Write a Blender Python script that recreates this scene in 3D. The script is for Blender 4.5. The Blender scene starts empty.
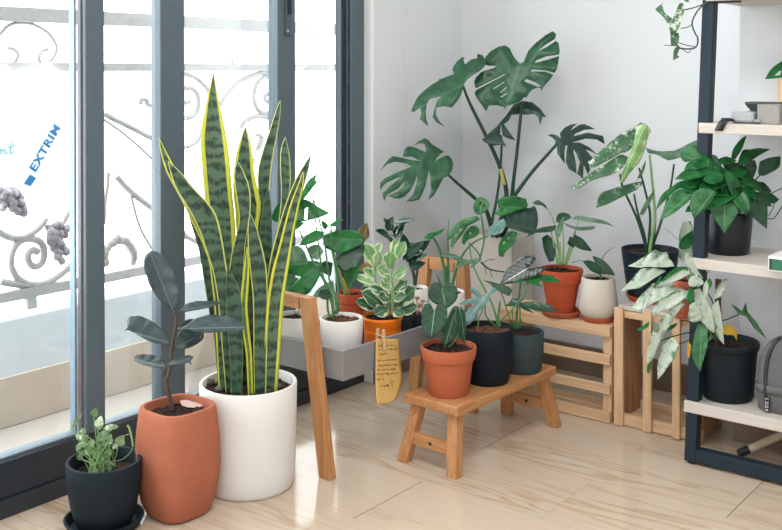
import bpy, bmesh, math, random
from mathutils import Vector, Matrix
from mathutils.geometry import delaunay_2d_cdt
random.seed(7)
PI = math.pi
SC = bpy.context.scene
COL = SC.collection
F = 1010.0; CX = 391.0; CY = 80.0; H = 1.12
PT = math.atan(10.0 / F)
FW = Vector((0, math.cos(PT), -math.sin(PT))); UPV = Vector((0, math.sin(PT), math.cos(PT))); RT = Vector((1, 0, 0))
CAM = Vector((0, 0, H))
def ray(px, py): return FW + RT * ((px - CX) / F) + UPV * ((CY - py) / F)
def P(px, py, Y):
    d = ray(px, py); return CAM + d * (Y / d.y)
def G(px, py, z=0.0):
    d = ray(px, py); return CAM + d * ((z - H) / d.z)
def on_plane(px, py, p0, n):
    d = ray(px, py); return CAM + d * ((p0 - CAM).dot(n) / d.dot(n))
# room axes: N points from the window wall into the room, along the back wall; L points along the window wall, away
ANG = math.radians(-38.0)
N = Vector((math.cos(ANG), math.sin(ANG), 0)); L = Vector((-math.sin(ANG), math.cos(ANG), 0))
CORNER = Vector((.257, 4.07, 0)); Z = Vector((0, 0, 1))
def RM(a, b, z=0.0): return CORNER + N * a - L * b + Z * z
def ab(p):
    r = p - CORNER; return r.dot(N), -r.dot(L)
def bcol(px, a, py=70):
    return ab(on_plane(px, py, RM(a, 0), N))[1]

def lin(c):
    def f(v):
        v /= 255.0
        return v / 12.92 if v <= .04045 else ((v + .055) / 1.055) ** 2.4
    return (f(c[0]), f(c[1]), f(c[2]), 1.0)

# ---------- materials
class NT:
    def __init__(s, name):
        s.m = bpy.data.materials.new(name); s.m.use_nodes = True
        s.t = s.m.node_tree; s.t.nodes.clear()
        s.out = s.add('ShaderNodeOutputMaterial')
    def add(s, typ, **kw):
        n = s.t.nodes.new(typ)
        for k, v in kw.items(): setattr(n, k, v)
        return n
    def put(s, sock, v):
        if isinstance(v, bpy.types.NodeSocket): s.t.links.new(v, sock)
        else: sock.default_value = v
    def math(s, op, a, b=None, c=None, clamp=False):
        n = s.add('ShaderNodeMath', operation=op); n.use_clamp = clamp
        s.put(n.inputs[0], a)
        if b is not None: s.put(n.inputs[1], b)
        if c is not None: s.put(n.inputs[2], c)
        return n.outputs[0]
    def mix(s, f, a, b, mode='MIX'):
        n = s.add('ShaderNodeMix', data_type='RGBA', blend_type=mode)
        s.put(n.inputs[0], f); s.put(n.inputs[6], a); s.put(n.inputs[7], b)
        return n.outputs[2]
    def ss(s, x, lo, hi):
        n = s.add('ShaderNodeMapRange', interpolation_type='SMOOTHSTEP')
        s.put(n.inputs[0], x); n.inputs[1].default_value = lo; n.inputs[2].default_value = hi
        return n.outputs[0]
    def coord(s, which='Object', rotz=0.0, scale=(1, 1, 1), loc=(0, 0, 0)):
        c = s.add('ShaderNodeTexCoord')
        m = s.add('ShaderNodeMapping'); s.t.links.new(c.outputs[which], m.inputs[0])
        m.inputs[1].default_value = loc; m.inputs[2].default_value = (0, 0, rotz); m.inputs[3].default_value = scale
        return m.outputs[0]
    def noise(s, vec, scale=5, detail=3, rough=.5):
        n = s.add('ShaderNodeTexNoise'); s.put(n.inputs['Vector'], vec)
        n.inputs['Scale'].default_value = scale; n.inputs['Detail'].default_value = detail; n.inputs['Roughness'].default_value = rough
        return n.outputs[0]
    def bsdf(s, col, rough=.5, spec=.5, metal=0.0, bump=None, bstr=.2, bdist=.002):
        b = s.add('ShaderNodeBsdfPrincipled')
        s.put(b.inputs['Base Color'], col); s.put(b.inputs['Roughness'], rough)
        b.inputs['Specular IOR Level'].default_value = spec; b.inputs['Metallic'].default_value = metal
        if bump is not None:
            n = s.add('ShaderNodeBump'); n.inputs['Strength'].default_value = bstr; n.inputs['Distance'].default_value = bdist
            s.put(n.inputs['Height'], bump); s.t.links.new(n.outputs[0], b.inputs['Normal'])
        return b
    def done(s, sh):
        s.t.links.new(sh.outputs[0] if hasattr(sh, 'outputs') else sh, s.out.inputs[0]); return s.m

def plain(name, c, rough=.5, spec=.5, metal=0.0, var=.06, scale=30, bstr=.12, bdist=.001):
    t = NT(name); v = t.coord()
    n = t.noise(v, scale, 4, .6)
    k = lin(c)
    lo = tuple(x * (1 - var) for x in k[:3]) + (1,); hi = tuple(min(1, x * (1 + var)) for x in k[:3]) + (1,)
    return t.done(t.bsdf(t.mix(n, lo, hi), rough, spec, metal, n, bstr, bdist))

def wood(name, light, dark, axis, rough=.45, ring=26):
    """axis: 'N','L' or 'Z': the direction the grain runs"""
    t = NT(name)
    s = {'N': (.6, 9, 9), 'L': (9, .6, 9), 'Z': (9, 9, .6)}[axis]
    v = t.coord(rotz=-ANG, scale=(1, 1, 1))
    m = t.add('ShaderNodeMapping'); t.t.links.new(v, m.inputs[0]); m.inputs[3].default_value = s
    n1 = t.noise(m.outputs[0], 3.0, 4, .6)
    n2 = t.noise(m.outputs[0], ring, 3, .6)
    w = t.math('SINE', t.math('MULTIPLY', n1, 34.0))
    w = t.math('MULTIPLY_ADD', w, .5, .5)
    w = t.math('ADD', t.math('MULTIPLY', w, .55), t.math('MULTIPLY', n2, .45))
    kv = t.coord(rotz=-ANG, scale=(1, 1, 1))
    vo = t.add('ShaderNodeTexVoronoi'); t.t.links.new(kv, vo.inputs['Vector']); vo.inputs['Scale'].default_value = 9.0
    knot = t.math('SUBTRACT', 1.0, t.ss(vo.outputs['Distance'], .03, .075))
    c = t.mix(w, lin(light), lin(dark))
    c = t.mix(t.math('MULTIPLY', knot, .6), c, lin(tuple(x * .5 for x in dark)))
    return t.done(t.bsdf(c, rough, .4, 0, w, .08, .001))

def leafmat(name, base, vein, edge=None, rough=.35, trans=.22, kind='plain', veinw=.05, nv=9, vs=.35, dark=None, lw=.10):
    t = NT(name)
    uvn = t.add('ShaderNodeUVMap'); sp = t.add('ShaderNodeSeparateXYZ'); t.t.links.new(uvn.outputs[0], sp.inputs[0])
    u = t.math('ABSOLUTE', t.math('MULTIPLY_ADD', sp.outputs[0], 2.0, -1.0)); v = sp.outputs[1]
    oc = t.coord()
    nz = t.noise(oc, 28, 3, .6)
    nzf = t.noise(oc, 120, 2, .6)
    B = lin(base); D = lin(dark) if dark else tuple(x * .72 for x in B[:3]) + (1,)
    c = t.mix(t.ss(nz, .35, .65), D, B)
    ph = t.math('FRACT', t.math('SUBTRACT', t.math('MULTIPLY', v, float(nv)), t.math('MULTIPLY', u, .35 * nv)))
    lat = t.math('SUBTRACT', 1.0, t.ss(t.math('ABSOLUTE', t.math('SUBTRACT', ph, .5)), .0, lw))
    mid = t.math('SUBTRACT', 1.0, t.ss(u, veinw * .5, veinw * 1.5))
    if kind == 'snake':
        ob = t.add('ShaderNodeObjectInfo')
        b = t.math('SINE', t.math('ADD', t.math('MULTIPLY', v, 190.0), t.math('ADD', t.math('MULTIPLY', t.noise(oc, 16, 3, .65), 15.0), t.math('MULTIPLY', nzf, 2.5))))
        streak = t.noise(t.coord(scale=(9, 9, .7)), 14, 3, .6)
        c = t.mix(t.math('MULTIPLY', t.ss(b, -.5, .9), t.ss(streak, .2, .6)), B, D)
        eg = t.ss(t.math('ADD', u, t.math('MULTIPLY', t.math('SUBTRACT', nz, .5), .10)), 1 - vs, 1 - vs + .06)
        c = t.mix(eg, c, lin(edge))
    elif kind == 'cream':      # dark centre, cream margins
        eg = t.ss(t.math('ADD', u, t.math('MULTIPLY', t.math('SUBTRACT', nz, .5), 1.9)), .60, .80)
        c = t.mix(eg, c, lin(edge)); c = t.mix(t.math('MULTIPLY', mid, .7), c, lin(vein))
    elif kind == 'white':      # whitish centre flecked green, green margin
        nn = t.noise(oc, 45, 4, .7)
        fl = t.ss(t.math('ADD', nn, t.math('MULTIPLY', t.ss(u, .45, 1.0), .20)), .53, .72)
        c = t.mix(t.math('ADD', t.math('MULTIPLY', fl, .8), t.math('MULTIPLY', lat, .22)), lin(edge), c); c = t.mix(t.math('MULTIPLY', mid, .5), c, lin(vein))
    elif kind == 'speck':
        vo = t.noise(oc, 60, 5, .75); big = t.noise(oc, 14, 2, .5)
        c = t.mix(t.ss(t.math('ADD', vo, t.math('MULTIPLY', big, .55)), .81, .92), c, lin(edge))
        c = t.mix(t.math('MULTIPLY', lat, .08), c, lin(vein))
    else:
        c = t.mix(t.math('MULTIPLY', lat, vs), c, lin(vein)); c = t.mix(t.math('MULTIPLY', mid, min(1, vs * 4.5)), c, lin(vein))
        if edge: c = t.mix(t.ss(u, .9, 1.0), c, lin(edge))
    bp = t.math('ADD', t.math('MULTIPLY', lat, -.6), t.math('MULTIPLY', nzf, .25))
    b = t.bsdf(c, rough, .5, 0, bp, .18, .0015)
    tr = t.add('ShaderNodeBsdfTranslucent'); t.put(tr.inputs[0], t.mix(1.0, c, (1.0, 1.15, .55, 1), 'MULTIPLY'))
    mx = t.add('ShaderNodeMixShader'); mx.inputs[0].default_value = trans
    t.t.links.new(b.outputs[0], mx.inputs[1]); t.t.links.new(tr.outputs[0], mx.inputs[2])
    return t.done(mx)

# ---------- mesh building
class MB:
    def __init__(s): s.v = []; s.f = []; s.uv = []; s.mi = []; s.cur = 0
    def vert(s, p, uv=(.5, .5)): s.v.append(Vector(p)); s.uv.append(uv); return len(s.v) - 1
    def face(s, *i): s.f.append(tuple(i)); s.mi.append(s.cur)
    def box(s, c, size, ax=(N, L, Z)):
        c = Vector(c); h = [x / 2 for x in size]
        ids = []
        for k in range(8):
            q = c + ax[0] * (h[0] if k & 1 else -h[0]) + ax[1] * (h[1] if k & 2 else -h[1]) + ax[2] * (h[2] if k & 4 else -h[2])
            ids.append(s.vert(q))
        for q in ((0, 2, 3, 1), (4, 5, 7, 6), (0, 1, 5, 4), (2, 6, 7, 3), (0, 4, 6, 2), (1, 3, 7, 5)): s.face(*[ids[j] for j in q])
        return s
    def rbox(s, a0, a1, b0, b1, z0, z1):
        return s.box(RM((a0 + a1) / 2, (b0 + b1) / 2, (z0 + z1) / 2), (abs(a1 - a0), abs(b1 - b0), abs(z1 - z0)))
    def beam(s, p0, p1, w, d, wdir, ddir):
        """four sided bar from p0 to p1 whose ends stay square to wdir/ddir"""
        p0 = Vector(p0); p1 = Vector(p1); ids = []
        for p in (p0, p1):
            for a, b in ((-1, -1), (1, -1), (1, 1), (-1, 1)): ids.append(s.vert(p + wdir * (a * w / 2) + ddir * (b * d / 2)))
        s.face(3, 2, 1, 0) if False else s.face(ids[3], ids[2], ids[1], ids[0]); s.face(ids[4], ids[5], ids[6], ids[7])
        for k in range(4):
            j = (k + 1) % 4; s.face(ids[k], ids[j], ids[4 + j], ids[4 + k])
        return s
    def tube(s, pts, r, seg=8, cap=True):
        pts = [Vector(p) for p in pts]; n = len(pts)
        rr = r if isinstance(r, (list, tuple)) else [r] * n
        rings = []; prev = None
        for i, p in enumerate(pts):
            d = (pts[min(i + 1, n - 1)] - pts[max(i - 1, 0)])
            d = d.normalized() if d.length > 1e-9 else Vector((0, 0, 1))
            if prev is None:
                q = d.cross(Vector((0, 0, 1)));
                if q.length < .05: q = d.cross(Vector((1, 0, 0)))
                q.normalize()
            else:
                q = prev - d * prev.dot(d); q = q.normalized() if q.length > 1e-6 else d.orthogonal().normalized()
            prev = q; w = d.cross(q)
            rings.append([s.vert(p + (q * math.cos(2 * PI * k / seg) + w * math.sin(2 * PI * k / seg)) * rr[i], (.5, i / max(1, n - 1))) for k in range(seg)])
        for i in range(n - 1):
            for k in range(seg):
                j = (k + 1) % seg; s.face(rings[i][k], rings[i][j], rings[i + 1][j], rings[i + 1][k])
        if cap: s.face(*reversed(rings[0])); s.face(*rings[-1])
        return s
    def lathe(s, c, prof, seg=56, sq=0, rot=0.0, close=True):
        """prof: (r, z) from the outer bottom centre round to the inner; sq: superellipse power"""
        c = Vector(c); rings = []
        for r, z in prof:
            ring = []
            for k in range(seg):
                t = 2 * PI * k / seg; m = 1.0
                if sq: m = 1.0 / ((abs(math.cos(t)) ** sq + abs(math.sin(t)) ** sq) ** (1 / sq))
                ring.append(s.vert(c + Vector((math.cos(t + rot) * r * m, math.sin(t + rot) * r * m, z)), (k / seg, z)))
            rings.append(ring)
        for i in range(len(rings) - 1):
            for k in range(seg):
                j = (k + 1) % seg; s.face(rings[i][k], rings[i][j], rings[i + 1][j], rings[i + 1][k])
        if close: s.face(*reversed(rings[0])); s.face(*rings[-1])
        return s
    def ball(s, c, r, seg=10, rings=6, jit=0.0, scale=(1, 1, 1)):
        c = Vector(c); rows = []
        for i in range(1, rings):
            th = PI * i / rings; row = []
            for k in range(seg):
                ph = 2 * PI * k / seg; q = r * (1 + random.uniform(-jit, jit))
                row.append(s.vert(c + Vector((math.sin(th) * math.cos(ph) * q * scale[0], math.sin(th) * math.sin(ph) * q * scale[1], math.cos(th) * q * scale[2]))))
            rows.append(row)
        top = s.vert(c + Vector((0, 0, r * scale[2]))); bot = s.vert(c - Vector((0, 0, r * scale[2])))
        for k in range(seg):
            j = (k + 1) % seg
            s.face(top, rows[0][k], rows[0][j]); s.face(bot, rows[-1][j], rows[-1][k])
            for i in range(len(rows) - 1): s.face(rows[i][k], rows[i + 1][k], rows[i + 1][j], rows[i][j])
        return s
    def prism(s, pts, off):
        """flat outline pts (3D) pushed by vector off"""
        n = len(pts); a = [s.vert(p) for p in pts]; b = [s.vert(Vector(p) + off) for p in pts]
        s.face(*reversed(a)); s.face(*b)
        for k in range(n):
            j = (k + 1) % n; s.face(a[k], a[j], b[j], b[k])
        return s
    def build(s, name, mat, parent=None, bevel=0.0, smooth=None, solid=0.0, at=None, subsurf=0):
        me = bpy.data.meshes.new(name)
        if parent is not None: org = ORG[parent.name]
        elif at is not None: org = Vector(at)
        else: org = Vector((0, 0, 0))
        me.from_pydata([v - org for v in s.v], [], s.f)
        ul = me.uv_layers.new(name='UVMap')
        for lp in me.loops: ul.data[lp.index].uv = s.uv[lp.vertex_index]
        for m in (mat if isinstance(mat, (list, tuple)) else [mat]): me.materials.append(m)
        for p, k in zip(me.polygons, s.mi): p.material_index = k
        bm = bmesh.new(); bm.from_mesh(me); bmesh.ops.recalc_face_normals(bm, faces=bm.faces); bm.to_mesh(me); bm.free()
        o = bpy.data.objects.new(name, me); COL.objects.link(o)
        if parent is not None: o.parent = parent; ORG[o.name] = org
        else: o.location = org; ORG[o.name] = org
        if smooth is not None:
            for p in me.polygons: p.use_smooth = True
            if smooth < 3: me.set_sharp_from_angle(angle=smooth)
        if solid:
            md = o.modifiers.new('thickness', 'SOLIDIFY'); md.thickness = solid; md.offset = 0
        if bevel:
            md = o.modifiers.new('edge', 'BEVEL'); md.width = bevel; md.segments = 2; md.limit_method = 'ANGLE'; md.angle_limit = .6
        if subsurf:
            md = o.modifiers.new('sub', 'SUBSURF'); md.levels = subsurf; md.render_levels = subsurf
        return o
ORG = {}
def thing(name, label, cat, loc, group=None):
    o = bpy.data.objects.new(name, None); COL.objects.link(o); o.location = loc; o.empty_display_size = .05
    ORG[o.name] = Vector(loc); return tag(o, label, cat, group)
def tag(o, label, cat, group=None):
    o['label'] = label; o['category'] = cat
    if group: o['group'] = group
    return o
def struct(o): o['kind'] = 'structure'; return o

def smooth_path(pts, k=4):
    pts = [Vector(p) for p in pts]
    if len(pts) < 3: return pts
    out = []
    for i in range(len(pts) - 1):
        p0 = pts[max(i - 1, 0)]; p1 = pts[i]; p2 = pts[i + 1]; p3 = pts[min(i + 2, len(pts) - 1)]
        for j in range(k):
            t = j / k
            out.append(.5 * ((2 * p1) + (p2 - p0) * t + (2 * p0 - 5 * p1 + 4 * p2 - p3) * t * t + (3 * p1 - p0 - 3 * p2 + p3) * t ** 3))
    out.append(pts[-1]); return out

# ---------- leaves
def parse(txt, off, sc):
    r = []
    for w in txt.split():
        x, y = w.split(','); r.append(Vector((off[0] + float(x) / sc, off[1] + float(y) / sc)))
    return r
def inside(p, poly):
    c = False; n = len(poly); j = n - 1
    for i in range(n):
        a, b = poly[i], poly[j]
        if (a.y > p.y) != (b.y > p.y) and p.x < (b.x - a.x) * (p.y - a.y) / (b.y - a.y) + a.x: c = not c
        j = i
    return c
def round_poly(pts, k=3):
    n = len(pts); corner = []
    for i in range(n):
        a = pts[i] - pts[i - 1]; b = pts[(i + 1) % n] - pts[i]
        ang = a.angle(b) if a.length > 1e-6 and b.length > 1e-6 else 0
        corner.append(ang > 1.05)
    out = []
    for i in range(n):
        p1 = pts[i]; p2 = pts[(i + 1) % n]
        m1 = Vector((0, 0)) if corner[i] else (p2 - pts[i - 1]) * .5
        m2 = Vector((0, 0)) if corner[(i + 1) % n] else (pts[(i + 2) % n] - p1) * .5
        ln = (p2 - p1).length
        for m in (m1, m2):
            if m.length > ln * 1.2: m *= ln * 1.2 / m.length
        if corner[i]: m1 = (p2 - p1) * .8
        if corner[(i + 1) % n]: m2 = (p2 - p1) * .8
        for j in range(k):
            t = j / k
            out.append((2 * t ** 3 - 3 * t * t + 1) * p1 + (t ** 3 - 2 * t * t + t) * m1 + (-2 * t ** 3 + 3 * t * t) * p2 + (t ** 3 - t * t) * m2)
    return out
NRM = {'F': (0, -1, .25), 'U': (0, -.65, .75), 'L': (-.5, -.8, .4), 'R': (.5, -.8, .4), 'D': (0, -1, -.3), 'T': (0, -.4, .9), 'W': (.3, -.85, .45)}
def leafpoly(mb, off, txt, base, tip, Y, n='F', fold=.18, droop=.0, holes=(), sc=5.0, jit=.12, rnd=True, rip=.05):
    pts = parse(txt, off, sc)
    B = Vector((off[0] + base[0] / sc, off[1] + base[1] / sc)); T = Vector((off[0] + tip[0] / sc, off[1] + tip[1] / sc))
    if rnd: pts = round_poly(pts)
    cl = [pts[0]]
    for p in pts[1:]:
        if (p - cl[-1]).length > .15: cl.append(p)
    if (cl[0] - cl[-1]).length < .15: cl.pop()
    pts = cl
    hl = [parse(h, off, sc) for h in holes]
    xs = [p.x for p in pts]; ys = [p.y for p in pts]
    c = Vector(((min(xs) + max(xs)) / 2, (min(ys) + max(ys)) / 2))
    nn = Vector(NRM[n] if isinstance(n, str) else n) + Vector([random.uniform(-jit, jit) for _ in range(3)])
    nn.normalize(); r0 = ray(c.x, c.y).normalized()
    if nn.dot(r0) > 0: nn = -nn
    if nn.dot(r0) > -.35: nn = (nn - r0 * .4).normalized()
    p0 = P(c.x, c.y, Y)
    ax = T - B; ln = max(ax.length, 1e-3); ax = ax / ln; pr = Vector((-ax.y, ax.x))
    bins = [.3] * 26
    def vb(q): return max(0, min(25, int((q - B).dot(ax) / ln * 20 + 3)))
    for i in range(len(pts)):
        a = pts[i]; b = pts[(i + 1) % len(pts)]
        for j in range(4):
            q = a + (b - a) * (j / 4); k = vb(q); bins[k] = max(bins[k], abs((q - B).dot(pr)))
    bins = [max(bins[max(0, i - 1):i + 2]) for i in range(26)]
    step = max(1.3, min(max(xs) - min(xs), max(ys) - min(ys)) / 9)
    vs = list(pts); ed = [(i, (i + 1) % len(pts)) for i in range(len(pts))]
    for h in hl:
        k = len(vs); vs += h; ed += [(k + i, k + (i + 1) % len(h)) for i in range(len(h))]
    allv = list(vs)
    y = min(ys) + step * .5; row = 0
    while y < max(ys):
        x = min(xs) + (step * .5 if row % 2 else 0)
        while x < max(xs):
            q = Vector((x, y))
            if inside(q, pts) and not any(inside(q, h) for h in hl) and min((q - w).length for w in allv) > step * .45: vs.append(q)
            x += step
        y += step * .87; row += 1
    res = delaunay_2d_cdt(vs, ed, [], 0, 1e-5)
    idx = {}
    def vid(i):
        if i not in idx:
            q = res[0][i]; d = ray(q.x, q.y)
            w = CAM + d * ((p0 - CAM).dot(nn) / d.dot(nn))
            v = (q - B).dot(ax) / ln; hw = bins[vb(q)]; u = max(-1, min(1, (q - B).dot(pr) / hw))
            hm = hw * Y / F; lm = ln * Y / F
            rp = rip * hm * math.sin(v * 22 + abs(u) * 4) * abs(u)
            w = w + nn * (fold * hm * abs(u) ** 1.4 - droop * lm * max(0, v) ** 2 + rp)
            idx[i] = mb.vert(w, (.5 + .5 * u, v))
        return idx[i]
    for t in res[2]:
        q = sum((res[0][i] for i in t), Vector((0, 0))) / len(t)
        if inside(q, pts) and not any(inside(q, h) for h in hl): mb.face(*[vid(i) for i in t])

def pleaf(mb, B, T, w, n=(0, -.6, .8), kind='ovate', fold=.25, droop=.1, rows=8, cols=6, wave=.0):
    B = Vector(B); T = Vector(T); ax = T - B; ln = ax.length
    if ln < 1e-5: return
    ax /= ln; n = Vector(n); n = n - ax * n.dot(ax)
    n = n.normalized() if n.length > 1e-4 else ax.orthogonal().normalized()
    sd = ax.cross(n); g = []
    for i in range(rows + 1):
        v = i / rows; row = []
        if kind == 'ovate': q = math.sin(PI * min(1, v ** .75)) ** .8 if 0 < v < 1 else 0
        elif kind == 'lance': q = (math.sin(PI * v ** .85)) ** 1.1 if 0 < v < 1 else 0
        elif kind == 'heart': q = (1 - v) ** .62 * (v + .28) ** .4 * 1.25
        elif kind == 'spoon': q = math.sin(PI * v ** 1.5) ** .75 if 0 < v < 1 else 0
        else: q = math.sqrt(max(0, 1 - (2 * v - 1) ** 2))
        q = max(q, .02)
        for j in range(cols + 1):
            u = 2 * j / cols - 1
            a = v * ln
            if kind == 'heart': a -= .26 * ln * abs(u) ** 1.3 * (1 - v) ** 3
            p = B + ax * a + sd * (u * q * w / 2) + n * (fold * q * w / 2 * abs(u) ** 1.3 - droop * ln * v * v + wave * w * math.sin(v * 14 + u) * abs(u))
            row.append(mb.vert(p, (.5 + .5 * u, v)))
        g.append(row)
    for i in range(rows):
        for j in range(cols): mb.face(g[i][j], g[i][j + 1], g[i + 1][j + 1], g[i + 1][j])

def blade(mb, edges, Yb, Yt, zsoil, rows=30, cols=6, fold=.3):
    """strap leaf from (y, x left, x right) image edges, bottom row last; base at depth Yb, tip at Yt"""
    def at(y):
        for (y0, a0, b0), (y1, a1, b1) in zip(edges, edges[1:]):
            if y <= y1 + 1e-6:
                t = (y - y0) / (y1 - y0); t2 = t
                return a0 + (a1 - a0) * t2, b0 + (b1 - b0) * t2
        return edges[-1][1], edges[-1][2]
    y0 = edges[0][0]; d = ray(400, 300)
    yb = 70 + (H - zsoil) * F / Yb
    g = []
    for i in range(rows + 1):
        t = i / rows; y = y0 + (yb - y0) * t; Y = Yt + (Yb - Yt) * t
        ysmp = [at(min(max(y + dy, y0), edges[-1][0])) for dy in (-5, 0, 5)] if 0 < i < rows else [at(min(y, edges[-1][0]))]
        xl = sum(q[0] for q in ysmp) / len(ysmp); xr = sum(q[1] for q in ysmp) / len(ysmp)
        row = []
        for j in range(cols + 1):
            u = 2 * j / cols - 1; x = (xl + xr) / 2 + u * (xr - xl) / 2
            hw = (xr - xl) / 2 * Y / F
            p = P(x, y, Y - fold * hw * abs(u) ** 1.5 + fold * hw * .5); row.append(mb.vert(p, (.5 + .5 * u, p.z)))
        g.append(row)
    for i in range(rows):
        for j in range(cols): mb.face(g[i][j], g[i][j + 1], g[i + 1][j + 1], g[i + 1][j])

def px_tube(mb, off, txt, Y, r, sc=5.0, seg=7, Y2=None, end=None):
    q = parse(txt, off, sc); n = len(q)
    pts = [P(p.x, p.y, Y + ((Y2 - Y) * i / max(1, n - 1) if Y2 else 0)) for i, p in enumerate(q)]
    if end is not None: pts.append(Vector(end))
    pts = smooth_path(pts); m = len(pts)
    rr = [r[0] + (r[1] - r[0]) * i / (m - 1) for i in range(m)] if isinstance(r, tuple) else r
    mb.tube(pts, rr, seg)

def pot_mesh(c, r0, r1, h, rim=0.0, rimh=0.0, wall=.008, base=None, belly=None, sq=0, rot=0.0, depth=.025, foot=0.0):
    """open pot: r0 base radius, r1 rim radius, thick band 'rim' of height rimh"""
    pr = [(r0 * .5, 0.0), (r0 * .96, 0.0), (r0, .004)]
    if belly:
        for z, r in belly: pr.append((r, z))
    if rim:
        k = (h - rimh) / h
        rr = r0 + (r1 - rim - r0) * k
        pr += [(rr, h - rimh - .002), (rr + rim, h - rimh + .002), (r1, h - .004)]
    else: pr.append((r1, h - .003))
    pr += [(r1 - .002, h), (r1 - wall + .002, h), (r1 - wall, h - .004), (r1 - wall - .002, h - depth - .02)]
    return MB().lathe(c, pr, 64, sq, rot)
def soil_mesh(c, r, seg=26, rings=7, amp=.005, sq=0, rot=0.0):
    mb = MB(); c = Vector(c); rows = []
    ce = mb.vert(c + Vector((0, 0, random.uniform(0, amp))))
    for i in range(1, rings + 1):
        row = []
        for k in range(seg):
            t = 2 * PI * k / seg; m = 1.0
            if sq: m = 1.0 / ((abs(math.cos(t)) ** sq + abs(math.sin(t)) ** sq) ** (1 / sq))
            q = r * m * i / rings
            row.append(mb.vert(c + Vector((math.cos(t + rot) * q, math.sin(t + rot) * q, random.uniform(-amp, amp)))))
        rows.append(row)
    for k in range(seg):
        j = (k + 1) % seg; mb.face(ce, rows[0][k], rows[0][j])
        for i in range(rings - 1): mb.face(rows[i][k], rows[i + 1][k], rows[i + 1][j], rows[i][j])
    # loose clods
    for _ in range(int(90 * min(1.4, r / .07))):
        a = random.uniform(0, 2 * PI); q = r * .95 * math.sqrt(random.random())
        mb.ball(c + Vector((math.cos(a) * q, math.sin(a) * q, amp * .6)), random.uniform(.0015, .0042), 5, 4, .25, (1.3, 1, .8))
    return mb
# ---------- materials used by the room and furniture
M = {}
M['wall'] = plain('white_plaster', (222, 225, 228), .85, .2, 0, .015, 120, .06)
M['ceil'] = plain('ceiling_paint', (236, 236, 234), .9, .1, 0, .01, 60, .03)
M['frame'] = plain('slate_aluminium', (84, 98, 107), .42, .5, .0, .04, 160, .04)
M['framedark'] = plain('dark_track_aluminium', (44, 50, 58), .38, .5, .0, .06, 160, .05)
M['framelight'] = plain('daylit_frame_edge', (112, 132, 146), .4, .4, 0, .04, 160, .03)  # frame colour lightened: daylight on the stile sides is put into the colour
M['skirt'] = plain('brown_skirting_tile', (128, 110, 95), .3, .5, 0, .15, 18, .05)
M['balc'] = plain('balcony_tile', (160, 153, 144), .5, .3, 0, .06, 20, .04)
M['parapet'] = plain('parapet_paint', (196, 203, 206), .8, .2, 0, .03, 50, .05)
M['iron'] = plain('weathered_iron', (150, 147, 144), .6, .4, 0, .18, 60, .3)
M['irondark'] = plain('cast_grape_metal', (128, 124, 127), .6, .3, 0, .2, 60, .3)
M['banner'] = plain('white_sheet', (240, 242, 244), .6, .3, 0, .01, 20, .05)
M['blue'] = plain('blue_print', (24, 112, 168), .6, .3, 0, .08, 200, .0)
M['teal'] = plain('teal_print', (120, 190, 188), .6, .3, 0, .04, 200, .0)
M['black'] = plain('black_plastic', (22, 25, 29), .45, .5, 0, .12, 90, .15)
M['steelblue'] = plain('dark_blue_steel', (28, 43, 54), .5, .35, .1, .07, 80, .08)
M['white'] = plain('white_plastic', (232, 232, 228), .4, .5, 0, .02, 60, .05)
M['chrome'] = plain('brushed_steel', (200, 202, 205), .25, .5, .9, .05, 90, .03)

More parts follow.
